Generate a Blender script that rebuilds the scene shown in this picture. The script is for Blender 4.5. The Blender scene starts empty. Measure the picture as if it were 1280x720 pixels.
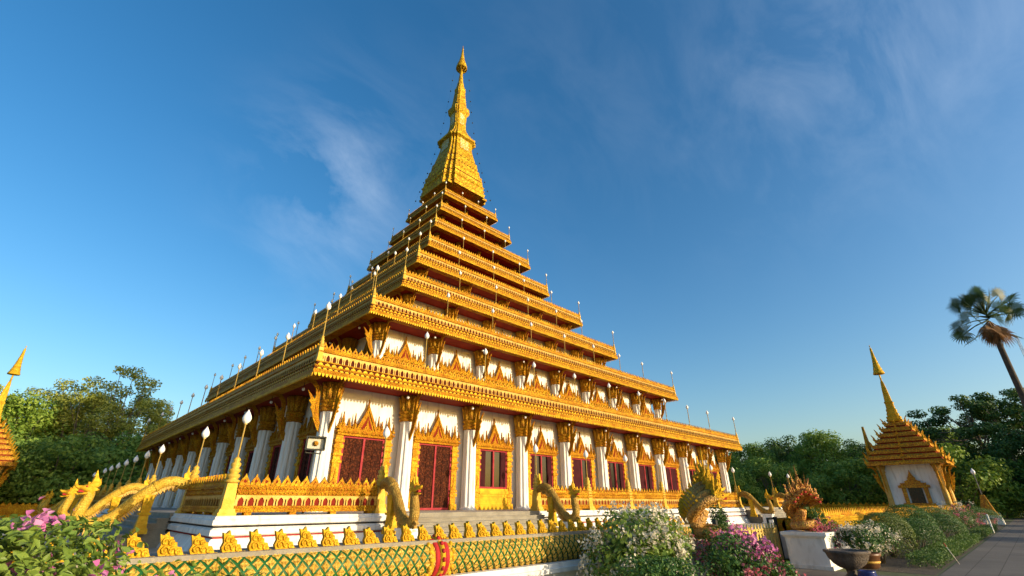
import bpy, math, random
import numpy as np
from math import pi, sin, cos, radians, sqrt, atan2
from mathutils import Vector, Matrix

S = bpy.context.scene
COL = S.collection
# ------------------------------------------------------------------ camera
cam_d = bpy.data.cameras.new("camera")
cam_d.sensor_width = 36.0
cam_d.lens = 576.215 / 1280 * 36.0
cam_d.clip_start = 0.1
cam_d.clip_end = 8000
cam = bpy.data.objects.new("camera", cam_d)
cam.location = (-35.714, -50.449, 1.7)
cam.rotation_euler = (radians(90 + 25.02), 0, radians(-44.11))
COL.objects.link(cam)
S.camera = cam
# ------------------------------------------------------------------ sky, sun, exposure
SUN_EL, SUN_AZ = 11.0, 160.0          # azimuth clockwise from +Y
w = bpy.data.worlds.new("World")
S.world = w
w.use_nodes = True
nt = w.node_tree
nt.nodes.clear()
L = nt.links.new
out = nt.nodes.new("ShaderNodeOutputWorld")
bg = nt.nodes.new("ShaderNodeBackground")
bg.inputs[1].default_value = 0.15
sky = nt.nodes.new("ShaderNodeTexSky")
sky.sky_type = 'NISHITA'
sky.sun_disc = False
sky.sun_elevation = radians(SUN_EL)
sky.sun_rotation = radians(SUN_AZ)
sky.altitude = 0
sky.air_density = 1.0
sky.dust_density = 2.3
sky.ozone_density = 2.0
hsv = nt.nodes.new("ShaderNodeHueSaturation")
hsv.inputs['Saturation'].default_value = 1.36; hsv.inputs['Hue'].default_value = .5
L(sky.outputs[0], hsv.inputs['Color'])
tc = nt.nodes.new("ShaderNodeTexCoord")
# cirrus: stretched noise in view direction, gathered in three patches
def vmath(op, a, b=None):
    n = nt.nodes.new("ShaderNodeVectorMath"); n.operation = op
    L(a, n.inputs[0])
    if b is not None: n.inputs[1].default_value = b
    return n
def fmath(op, a, b=None, clamp=False):
    n = nt.nodes.new("ShaderNodeMath"); n.operation = op; n.use_clamp = clamp
    if isinstance(a, float): n.inputs[0].default_value = a
    else: L(a, n.inputs[0])
    if b is not None:
        if isinstance(b, float): n.inputs[1].default_value = b
        else: L(b, n.inputs[1])
    return n.outputs[0]
gen = tc.outputs['Generated']
mp = nt.nodes.new("ShaderNodeMapping")
mp.inputs['Rotation'].default_value = (0.5, 0.35, 0.75)
mp.inputs['Scale'].default_value = (2.2, 5.0, 3.6)
L(gen, mp.inputs[0])
nz = nt.nodes.new("ShaderNodeTexNoise")
nz.inputs['Scale'].default_value = 1.5; nz.inputs['Detail'].default_value = 12
nz.inputs['Roughness'].default_value = 0.6; nz.inputs['Distortion'].default_value = 0.45
L(mp.outputs[0], nz.inputs['Vector'])
total = None
for d, sharp, amt in (((.258, .785, .565), 110.0, .95), ((.275, .73, .625), 110.0, .6), ((.285, .85, .44), 120.0, .35), ((.772, .03, .632), 45.0, .6), ((.75, -.14, .65), 70.0, .5), ((.55, .40, .735), 25.0, .18)):
    v = Vector(d).normalized()
    dp = vmath('DOT_PRODUCT', gen, v).outputs['Value']
    e = fmath('EXPONENT', fmath('MULTIPLY', fmath('SUBTRACT', dp, 1.0), sharp))
    e = fmath('MULTIPLY', e, amt)
    total = e if total is None else fmath('ADD', total, e)
cl = fmath('MULTIPLY', fmath('SUBTRACT', nz.outputs[0], 0.43), 3.4, True)
cl = fmath('MULTIPLY', cl, total, True)
cl = fmath('MULTIPLY', cl, 0.15, True)
mixc = nt.nodes.new("ShaderNodeMix"); mixc.data_type = 'RGBA'
L(cl, mixc.inputs[0]); L(hsv.outputs[0], mixc.inputs[6])
mixc.inputs[7].default_value = (4.8, 5.2, 5.7, 1)
L(mixc.outputs[2], bg.inputs[0])
L(bg.outputs[0], out.inputs[0])

sun_d = bpy.data.lights.new("sun", 'SUN')
sun_d.energy = 3.3
sun_d.angle = radians(0.5)
sun_d.color = (1.0, 0.84, 0.60)
sun = bpy.data.objects.new("sun", sun_d)
to_sun = Vector((sin(radians(SUN_AZ)) * cos(radians(SUN_EL)), cos(radians(SUN_AZ)) * cos(radians(SUN_EL)), sin(radians(SUN_EL))))
sun.rotation_euler = to_sun.to_track_quat('Z', 'Y').to_euler()
COL.objects.link(sun)
S.view_settings.view_transform = 'Standard'
S.view_settings.look = 'None'
S.view_settings.exposure = 0.8
S.view_settings.gamma = 1.0
S.view_settings.use_curve_mapping = False
S.cycles.max_bounces = 6
S.cycles.transparent_max_bounces = 4

# ------------------------------------------------------------------ materials
def lin(h):
    return tuple(((c / 255) / 12.92 if c / 255 <= .04045 else ((c / 255 + .055) / 1.055) ** 2.4) for c in h)

def mat(name, c1, c2, scale=3.0, rough=.6, metal=0.0, bump=0.0, bscale=None, c3=None, c3amt=0.5, detail=6, transl=0.0, spec=.4, tint=False, stretch=None, voro=False, lo=.35, hi=.65):
    m = bpy.data.materials.new(name)
    m.use_nodes = True
    t = m.node_tree
    t.nodes.clear()
    k = t.links.new
    o = t.nodes.new("ShaderNodeOutputMaterial")
    p = t.nodes.new("ShaderNodeBsdfPrincipled")
    p.inputs['Roughness'].default_value = rough
    p.inputs['Metallic'].default_value = metal
    p.inputs['Specular IOR Level'].default_value = spec
    tcn = t.nodes.new("ShaderNodeTexCoord")
    src = tcn.outputs['Object']
    if stretch:
        mpn = t.nodes.new("ShaderNodeMapping"); mpn.inputs['Scale'].default_value = stretch
        k(src, mpn.inputs[0]); src = mpn.outputs[0]
    n = t.nodes.new("ShaderNodeTexNoise")
    n.inputs['Scale'].default_value = scale; n.inputs['Detail'].default_value = detail; n.inputs['Roughness'].default_value = .6
    k(src, n.inputs['Vector'])
    mr = t.nodes.new("ShaderNodeMapRange")
    mr.inputs[1].default_value = lo; mr.inputs[2].default_value = hi
    k(n.outputs[0], mr.inputs[0])
    fac = mr.outputs[0]
    if tint:
        at = t.nodes.new("ShaderNodeAttribute"); at.attribute_name = 'tint'
        mm = t.nodes.new("ShaderNodeMath"); mm.operation = 'MULTIPLY_ADD'
        k(fac, mm.inputs[0]); mm.inputs[1].default_value = .45
        m2 = t.nodes.new("ShaderNodeMath"); m2.operation = 'MULTIPLY'; m2.inputs[1].default_value = .55
        k(at.outputs['Fac'], m2.inputs[0]); k(m2.outputs[0], mm.inputs[2])
        fac = mm.outputs[0]
    mx = t.nodes.new("ShaderNodeMix"); mx.data_type = 'RGBA'
    k(fac, mx.inputs[0])
    mx.inputs[6].default_value = (*c1, 1); mx.inputs[7].default_value = (*c2, 1)
    colour = mx.outputs[2]
    bs = bscale or scale * 4
    if voro or bump:
        if voro:
            b = t.nodes.new("ShaderNodeTexVoronoi"); b.inputs['Scale'].default_value = bs
            bo = b.outputs['Distance']
        else:
            b = t.nodes.new("ShaderNodeTexNoise"); b.inputs['Scale'].default_value = bs; b.inputs['Detail'].default_value = 5
            bo = b.outputs[0]
        k(src, b.inputs['Vector'])
    if c3 is not None:
        r2 = t.nodes.new("ShaderNodeMapRange")
        if voro:
            r2.inputs[1].default_value = .30; r2.inputs[2].default_value = .62
        else:
            r2.inputs[1].default_value = .52; r2.inputs[2].default_value = .72
        k(bo, r2.inputs[0])
        ml = t.nodes.new("ShaderNodeMath"); ml.operation = 'MULTIPLY'; ml.inputs[1].default_value = c3amt
        k(r2.outputs[0], ml.inputs[0])
        mx2 = t.nodes.new("ShaderNodeMix"); mx2.data_type = 'RGBA'
        k(ml.outputs[0], mx2.inputs[0]); k(colour, mx2.inputs[6]); mx2.inputs[7].default_value = (*c3, 1)
        colour = mx2.outputs[2]
    k(colour, p.inputs['Base Color'])
    if bump:
        bn = t.nodes.new("ShaderNodeBump"); bn.inputs['Strength'].default_value = min(1, bump); bn.inputs['Distance'].default_value = .05
        bn.invert = voro
        k(bo, bn.inputs['Height']); k(bn.outputs[0], p.inputs['Normal'])
    if transl:
        tr = t.nodes.new("ShaderNodeBsdfTranslucent"); k(colour, tr.inputs[0])
        ms = t.nodes.new("ShaderNodeMixShader"); ms.inputs[0].default_value = transl
        k(p.outputs[0], ms.inputs[1]); k(tr.outputs[0], ms.inputs[2]); k(ms.outputs[0], o.inputs[0])
    else:
        k(p.outputs[0], o.inputs[0])
    return m

M = {}
RED_IN = (.30, .045, .012)
M['gold'] = mat("gold_paint", (0.397, 0.206, 0.010), (0.643, 0.390, 0.021), 1.3, .5, .12, .9, 9, RED_IN, .42, voro=True, spec=.05, lo=.40, hi=.60)
M['gold_plain'] = mat("gold_paint_plain", (0.454, 0.247, 0.015), (0.625, 0.379, 0.021), 2, .5, .12, .25, 14, (.45, .2, .02), .3, spec=.05, lo=.40, hi=.60)
M['gold_fine'] = mat("gold_carving", (0.378, 0.189, 0.008), (0.625, 0.374, 0.018), 1.6, .5, .12, 1.0, 16, RED_IN, .55, voro=True, spec=.05, lo=.40, hi=.60)
M['gold_bright'] = mat("gold_leaf", (0.464, 0.272, 0.014), (0.619, 0.394, 0.029), 1.3, .5, .12, 1.0, 5.5, (.55, .28, .02), .55, voro=True, spec=.05, lo=.40, hi=.60)
M['gold_pale'] = mat("gold_pale_paint", (0.454, 0.261, 0.054), (0.538, 0.342, 0.094), 2, .5, .12, .2, 12, spec=.05, lo=.40, hi=.60)
M['gold_spire'] = mat("gold_leaf_spire", (0.428, 0.275, 0.010), (0.632, 0.448, 0.029), .9, .5, .12, 1.0, 3.2, (.30, .13, .01), .8, voro=True, spec=.05, lo=.40, hi=.60)
M['gold_post'] = mat("gold_paint_pale", (0.504, 0.301, 0.040), (0.588, 0.375, 0.067), 3, .5, .12, .2, 20, spec=.05, lo=.40, hi=.60)
M['gold_orn'] = mat("gold_ornament", (0.492, 0.273, 0.015), (0.681, 0.420, 0.029), 6, .5, .12, .5, 40, (.45, .16, .01), .5, spec=.05, lo=.40, hi=.60)
M['mosaic'] = mat("mirror_mosaic", (.62, .56, .36), (.66, .48, .10), 2.2, .4, .2, .9, 3.4, (.50, .30, .03), 1.0, voro=True)
M['white'] = mat("white_render", (.74, .71, .63), (.82, .80, .74), .8, .75, 0, .15, 2.2, (.42, .36, .27), .62, stretch=(1.8, 1.8, .25))
M['white_old'] = mat("weathered_white_render", (.62, .59, .54), (.78, .75, .69), 1.2, .8, 0, .25, 5, (.36, .33, .29), .6, stretch=(1, 1, .4))
M['red'] = mat("red_paint", (.30, .018, .020), (.38, .03, .03), 2, .6, 0, .1, 8, spec=.08)
M['pinkred'] = mat("faded_red_paint", (.27, .022, .028), (.34, .045, .05), 3, .6, 0, .1, 8, spec=.08)
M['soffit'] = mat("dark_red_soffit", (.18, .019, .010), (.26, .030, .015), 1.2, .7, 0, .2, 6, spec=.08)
M['maroon'] = mat("maroon_shutter", (.028, .003, .005), (.05, .006, .008), 2, .7, 0, .3, 14, spec=.1)
M['carved'] = mat("carved_door_wood", (.062, .014, .006), (.115, .03, .010), 3, .8, 0, 1.0, 9, (.02, .006, .003), .8, voro=True, spec=.1)
M['dark'] = mat("dark_window_glass", (.010, .008, .008), (.022, .016, .014), 1, .12, 0, 0, spec=.5)
M['step'] = mat("grey_stone_steps", (.20, .175, .13), (.28, .25, .19), 1.5, .8, 0, .3, 20, (.14, .12, .09), .4)
M['tile'] = mat("terrace_tile", (.38, .31, .23), (.46, .39, .30), 1.2, .6, 0, .1, 8)
M['opal'] = mat("white_opal_glass", (.80, .78, .74), (.84, .82, .78), 3, .25, 0, 0)
M['pole_metal'] = mat("gold_painted_pole", (.62, .42, .10), (.72, .52, .16), 4, .4, .3, 0)
M['capital'] = mat("bronze_capital", (0.462, 0.240, 0.021), (0.660, 0.391, 0.031), 3, .5, .12, 1.0, 16, (.20, .04, .01), .5, voro=True, spec=.05, lo=.40, hi=.60)
M['recess'] = mat("dark_recess_red", (.055, .009, .004), (.085, .015, .006), 4, .7, 0, 0, spec=.05)  # dark red-brown for niche backs, eave grooves and the spire bands
M['niche'] = mat("niche_red", (.15, .014, .007), (.21, .024, .010), 4, .7, 0, 0, spec=.05)
M['green_tile'] = mat("green_glaze", (.010, .085, .022), (.018, .13, .035), 6, .45, 0, .2, 20, spec=.2)
M['scale_gold'] = mat("scale_gold", (.42, .25, .025), (.58, .37, .055), 8, .4, .15, .5, 30, (.5, .22, .04), .4)
M['naga'] = mat("naga_gold_scales", (0.530, 0.326, 0.036), (0.662, 0.452, 0.071), 2, .5, .12, .6, 15, (.34, .17, .02), .5, voro=True, spec=.05, lo=.40, hi=.60)
M['naga_bronze'] = mat("naga_bronze_scales", (0.300, 0.183, 0.037), (0.409, 0.273, 0.062), 3, .5, .12, .6, 15, (.24, .11, .02), .5, voro=True, spec=.05, lo=.40, hi=.60)
M['naga_brown'] = mat("naga_brown_scales", (0.396, 0.204, 0.037), (0.594, 0.360, 0.062), 3, .55, .1, .5, 24, (.16, .055, .014), .6, voro=True)
M['naga_red'] = mat("naga_red_gold", (.54, .28, .035), (.72, .44, .06), 5, .5, .1, .6, 22, (.26, .03, .02), .7, voro=True)
M['belly'] = mat("naga_belly", (.66, .58, .48), (.74, .68, .58), 4, .5, 0, .1, 10)
M['concrete'] = mat("path_concrete", (.11, .092, .074), (.17, .145, .115), .35, .85, 0, .25, 30, (.08, .065, .052), .5)
M['court'] = mat("court_paving", (.40, .33, .24), (.50, .42, .31), .5, .85, 0, .2, 12)
M['soil'] = mat("garden_soil", (.06, .045, .03), (.10, .075, .045), 2, .95, 0, .5, 18)
M['lawn'] = mat("ground_grass", (.045, .075, .02), (.09, .10, .035), .15, .95, 0, .5, 3, (.13, .11, .06), .4)
M['kerb'] = mat("kerb_stone", (.22, .18, .12), (.30, .25, .17), 2, .8, 0, .2, 15)
M['bark'] = mat("bark", (.13, .10, .07), (.22, .18, .13), 3, .9, 0, .7, 9, stretch=(1, 1, .3))
M['leaf_olive'] = mat("leaf_olive", (0.2025, 0.2511, 0.0324), (0.4698, 0.4698, 0.081), .35, .6, 0, transl=.3, tint=True)
M['leaf_sunny'] = mat("leaf_sunlit_green", (0.0945, 0.1985, 0.0265), (0.3213, 0.4347, 0.0662), .35, .6, 0, transl=.35, tint=True)  # brighter copy of leaf_mid, with sunlight put into the leaf colour
M['leaf_mid'] = mat("leaf_mid_green", (0.0813, 0.1942, 0.0204), (0.3142, 0.3998, 0.0449), .35, .6, 0, transl=.3, tint=True)
M['leaf_dark'] = mat("leaf_dark_green", (0.0294, 0.0816, 0.0130), (0.1116, 0.1928, 0.0259), .35, .6, 0, transl=.22, tint=True)
M['leaf_bush'] = mat("leaf_bush", (.07, .155, .018), (.27, .35, .055), 2.5, .5, 0, transl=.3, tint=True)
M['leaf_topiary'] = mat("leaf_clipped", (.02, .075, .010), (.085, .17, .022), 1.5, .5, 0, transl=.25, tint=True)
M['leaf_lime'] = mat("leaf_lime", (.055, .10, .014), (.16, .21, .035), 1.5, .5, 0, transl=.3, tint=True)
M['bract_pink'] = mat("bract_magenta", (.55, .10, .34), (.74, .32, .54), 3, .6, 0, transl=.35, tint=True)
M['bract_rose'] = mat("bract_rose", (.52, .08, .16), (.72, .28, .30), 3, .6, 0, transl=.35, tint=True)
M['bract_white'] = mat("bract_cream", (.58, .52, .38), (.76, .71, .58), 3, .6, 0, transl=.35, tint=True)
M['palm_leaf'] = mat("palm_leaf", (.028, .060, .010), (.085, .125, .022), .8, .5, 0, transl=.25, tint=True)
M['palm_dead'] = mat("palm_dead_leaf", (.20, .095, .03), (.34, .19, .07), .8, .8, 0, transl=.2, tint=True)
M['stone_pot'] = mat("stone_pot", (.075, .058, .045), (.14, .11, .085), 4, .85, 0, .6, 20)
M['terracotta'] = mat("brown_glazed_pot", (.10, .045, .02), (.16, .075, .035), 4, .4, 0, .1, 10)
M['blue_glaze'] = mat("blue_glaze", (.015, .03, .13), (.03, .05, .2), 4, .25, 0, 0)
M['black_metal'] = mat("dark_metal", (.02, .022, .018), (.045, .045, .035), 4, .5, .3, 0)
M['lampglass'] = mat("floodlight_glass", (.46, .44, .34), (.58, .55, .44), 4, .2, 0, 0)
M['roof_orange'] = mat("pavilion_roof_gold", (0.510, 0.243, 0.021), (0.662, 0.370, 0.036), 2, .5, .12, .8, 8, (.24, .06, .02), .7, voro=True, spec=.05, lo=.40, hi=.60)
M['galv'] = mat("galvanised_steel", (.32, .33, .34), (.42, .43, .44), 5, .5, .5, 0)

# ------------------------------------------------------------------ mesh tools
class MB:
    """collects polygons, each with a material slot, into ONE mesh"""
    def __init__(s): s.v = []; s.f = []; s.m = []; s.n = 0; s.smooth = []
    def add(s, v, f, mi=0, T=None, smooth=False):
        v = np.asarray(v, float)
        if T is not None:
            A = np.array(T); v = v @ A[:3, :3].T + A[:3, 3]
        o = s.n
        s.v.append(v); s.n += len(v)
        for q in f:
            s.f.append([i + o for i in q]); s.m.append(mi); s.smooth.append(smooth)
        return s
    def box(s, x0, x1, y0, y1, z0, z1, mi=0, T=None):
        v = [(x0, y0, z0), (x1, y0, z0), (x1, y1, z0), (x0, y1, z0), (x0, y0, z1), (x1, y0, z1), (x1, y1, z1), (x0, y1, z1)]
        return s.add(v, [(3, 2, 1, 0), (4, 5, 6, 7), (0, 1, 5, 4), (1, 2, 6, 5), (2, 3, 7, 6), (3, 0, 4, 7)], mi, T)
    def frustum(s, cx, cy, a0, z0, a1, z1, mi=0, T=None):
        return s.loft([[(cx + x * a, cy + y * a, z) for x, y in ((-1, -1), (1, -1), (1, 1), (-1, 1))] for a, z in ((a0, z0), (a1, z1))], mi, True, T)
    def loft(s, rings, mi=0, caps=True, T=None, smooth=False, closed=True):
        n = len(rings[0]); v = [p for r in rings for p in r]; f = []
        for i in range(len(rings) - 1):
            for j in range(n if closed else n - 1):
                a = i * n + j; b = i * n + (j + 1) % n
                f.append((a, b, b + n, a + n))
        if caps:
            f.append(tuple(range(n - 1, -1, -1))); f.append(tuple((len(rings) - 1) * n + j for j in range(n)))
        return s.add(v, f, mi, T, smooth)
    def lathe(s, prof, n=16, cx=0, cy=0, mi=0, T=None, smooth=True, caps=True):
        return s.loft([[(cx + r * cos(2 * pi * j / n), cy + r * sin(2 * pi * j / n), z) for j in range(n)] for r, z in prof], mi, caps, T, smooth)
    def tube(s, path, rad, n=8, mi=0, T=None, smooth=True, caps=True, flat=1.0):
        P = [Vector(p) for p in path]; rings = []; up = None
        for i, p in enumerate(P):
            d = (P[min(i + 1, len(P) - 1)] - P[max(i - 1, 0)]).normalized()
            if up is None:
                up = Vector((0, 0, 1)) if abs(d.z) < .9 else Vector((1, 0, 0))
            up = (up - d * up.dot(d)).normalized(); sd = d.cross(up)
            r = rad[i] if hasattr(rad, '__len__') else rad
            rings.append([tuple(p + sd * (r * flat * cos(2 * pi * j / n)) + up * (r * sin(2 * pi * j / n))) for j in range(n)])
        return s.loft(rings, mi, caps, T, smooth)
    def prism(s, poly, t, mi=0, T=None, y=0.0):
        """outline in local x,z; thickness t from y-t/2 to y+t/2"""
        n = len(poly)
        v = [(a, y - t / 2, b) for a, b in poly] + [(a, y + t / 2, b) for a, b in poly]
        f = [tuple(range(n)), tuple(range(2 * n - 1, n - 1, -1))] + [(i, i + n, (i + 1) % n + n, (i + 1) % n) for i in range(n)]
        return s.add(v, f, mi, T)
    def ball(s, c, r, n=8, mi=0, T=None, sz=1.0):
        prof = [(max(.001, r * sin(pi * i / n)), c[2] - r * sz * cos(pi * i / n)) for i in range(n + 1)]
        return s.lathe(prof, n + 2, c[0], c[1], mi, T)
    def mesh(s, name, mats):
        me = bpy.data.meshes.new(name)
        V = np.concatenate(s.v) if s.v else np.zeros((0, 3))
        me.from_pydata(V.tolist(), [], s.f)
        for m in (mats if isinstance(mats, (list, tuple)) else [mats]): me.materials.append(m)
        me.polygons.foreach_set('material_index', s.m)
        me.polygons.foreach_set('use_smooth', s.smooth)
        me.update()
        return me

def put(name, me, parent=None, loc=(0, 0, 0), rz=0.0, sc=None):
    o = bpy.data.objects.new(name, me)
    COL.objects.link(o)
    o.location = loc; o.rotation_euler = (0, 0, rz)
    if sc is not None: o.scale = sc if hasattr(sc, '__len__') else (sc, sc, sc)
    if parent is not None: o.parent = parent
    return o
def build(name, mb, mats, parent=None, **k): return put(name, mb.mesh(name, mats), parent, **k)
def tag(o, label=None, cat=None, group=None, kind=None):
    if label: o['label'] = label
    if cat: o['category'] = cat
    if group: o['group'] = group
    if kind: o['kind'] = kind
    return o
def thing(name, label, cat, loc=(0, 0, 0), rz=0.0, group=None, sc=None):
    return tag(put(name, None, None, loc, rz, sc), label, cat, group)
def dup(root, loc, rz, label, sc=None, group=None):
    r = root.copy(); COL.objects.link(r); r.location = loc; r.rotation_euler = (0, 0, rz)
    if sc is not None: r.scale = (sc, sc, sc) if not hasattr(sc, '__len__') else sc
    r['label'] = label
    if group: r['group'] = group
    for ch in list(root.children):
        c = ch.copy(); COL.objects.link(c); c.parent = r
        for g in ch.children:
            d = g.copy(); COL.objects.link(d); d.parent = c
    return r
def RZ(a, loc=(0, 0, 0)): return Matrix.Translation(loc) @ Matrix.Rotation(a, 4, 'Z')
ordw = ['first', 'second', 'third', 'fourth', 'fifth', 'sixth', 'seventh', 'eighth', 'ninth', 'tenth', 'eleventh', 'twelfth']

# ------------------------------------------------------------------ setting
def sheet(name, x0, x1, y0, y1, z, m):
    mb = MB(); mb.add([(x0, y0, z), (x1, y0, z), (x1, y1, z), (x0, y1, z)], [(0, 1, 2, 3)])
    return tag(build(name, mb, m), kind='structure')
sheet("ground", -3000, 3000, -3000, 3000, 0, M['lawn'])
sheet("courtyard", -44.4, 44.4, -44.5, 44.4, .004, M['court'])
pt = M['concrete'].node_tree
bk = pt.nodes.new("ShaderNodeTexBrick"); bk.inputs['Scale'].default_value = 1.0; bk.inputs['Brick Width'].default_value = 1.2; bk.inputs['Row Height'].default_value = .6
bk.inputs['Mortar Size'].default_value = .012; bk.inputs['Color1'].default_value = (1, 1, 1, 1); bk.inputs['Color2'].default_value = (.82, .82, .82, 1); bk.inputs['Mortar'].default_value = (.45, .42, .38, 1)
tcb = pt.nodes.new("ShaderNodeTexCoord"); pt.links.new(tcb.outputs['Object'], bk.inputs['Vector'])
pb = [n for n in pt.nodes if n.type == 'BSDF_PRINCIPLED'][0]; lk = pb.inputs['Base Color'].links[0].from_socket
mb_ = pt.nodes.new("ShaderNodeMix"); mb_.data_type = 'RGBA'; mb_.blend_type = 'MULTIPLY'; mb_.inputs[0].default_value = 1
pt.links.new(lk, mb_.inputs[6]); pt.links.new(bk.outputs['Color'], mb_.inputs[7]); pt.links.new(mb_.outputs[2], pb.inputs['Base Color'])
sheet("path", -60, 140, -62, -48.135, .008, M['concrete'])
sheet("gate_path", -24.4, -19.1, -48.13, -44.1, .012, M['concrete'])
sheet("flower_bed", -18.1, 34, -48.05, -45.06, .006, M['soil'])
# ------------------------------------------------------------------ ornament modules (x along, front towards -y)
def petal(w_, h):
    return [(-.42 * w_, 0), (-.48 * w_, .22 * h), (-.34 * w_, .48 * h), (-.12 * w_, .74 * h), (0, h), (.12 * w_, .74 * h), (.34 * w_, .48 * h), (.48 * w_, .22 * h), (.42 * w_, 0)]
def flame(w_, h):
    r = [(0, h), (.07, .78), (.17, .60), (.25, .50), (.24, .40), (.38, .33), (.50, .30), (.48, .20), (.66, .18), (.80, .20), (.78, .08), (1.0, .02), (1.0, 0)]
    R = [(a * w_, (b if i else 1.0) * h) for i, (a, b) in enumerate(r)]
    return [(-a, b) for a, b in R[::-1]] + R[1:]
def crest_row(mb, L_, pitch, h, y, z, T, t=.07, eye=True):
    n = max(1, int(round(L_ / pitch))); p = L_ / n
    for i in range(n):
        x = -L_ / 2 + (i + .5) * p
        mb.prism([(x + a, z + b) for a, b in petal(p * .98, h)], t, 0, T, y)
        if eye:
            mb.prism([(x - .11 * p, z + .22 * h), (x + .11 * p, z + .22 * h), (x + .13 * p, z + .36 * h), (x, z + .54 * h), (x - .13 * p, z + .36 * h)], t + .012, 1, T, y)
def arch_row(mb, L_, pitch, h, y, z, T, d=.04, posts=()):
    """row of pale niches: a frame round each arched opening, red recess behind"""
    n = max(1, int(round(L_ / pitch))); p = L_ / n
    mb.add([(-L_ / 2, y + d, z), (L_ / 2, y + d, z), (L_ / 2, y + d, z + h), (-L_ / 2, y + d, z + h)], [(0, 1, 2, 3)], 1, T)
    for i in range(n):
        x = -L_ / 2 + (i + .5) * p
        inn = [(-.27 * p, 0), (-.29 * p, .42 * h), (-.19 * p, .66 * h), (0, .82 * h), (.19 * p, .66 * h), (.29 * p, .42 * h), (.27 * p, 0)]
        outr = [(-.5 * p, 0), (-.5 * p, .4 * h), (-.5 * p, h), (0, h), (.5 * p, h), (.5 * p, .4 * h), (.5 * p, 0)]
        v = [(x + a, y, z + b) for a, b in outr] + [(x + a, y, z + b) for a, b in inn] + [(x + a, y + d, z + b) for a, b in inn]
        f = [(j, j + 1, j + 8, j + 7) for j in range(6)] + [(j + 7, j + 8, j + 15, j + 14) for j in range(6)]
        mb.add(v, f, 0, T)
        for sx in (-.5, .5):
            mb.box(x + (sx - .05) * p, x + (sx + .05) * p, y - .015, y, z, z + .62 * h, 0, T)
def teeth_row(mb, L_, pitch, h, y, z, T, t=.05, mi=0):
    n = max(1, int(round(L_ / pitch))); p = L_ / n
    for i in range(n):
        x = -L_ / 2 + (i + .5) * p
        mb.prism([(x - .42 * p, z), (x - .3 * p, z - .55 * h), (x, z - h), (x + .3 * p, z - .55 * h), (x + .42 * p, z)], t, mi, T, y)
def petal_row(mb, L_, pitch, h, y, z, T, t=.05, mi=0):
    n = max(1, int(round(L_ / pitch))); p = L_ / n
    for i in range(n):
        x = -L_ / 2 + (i + .5) * p
        mb.prism([(x - .30 * p, z), (x - .34 * p, z + .45 * h), (x, z + h), (x + .34 * p, z + .45 * h), (x + .30 * p, z)], t, mi, T, y)
def square_band(mb, prof, mi=0, caps=False):
    mb.loft([[(-a, -a, z), (a, -a, z), (a, a, z), (-a, a, z)] for a, z in prof], mi, caps)

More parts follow.
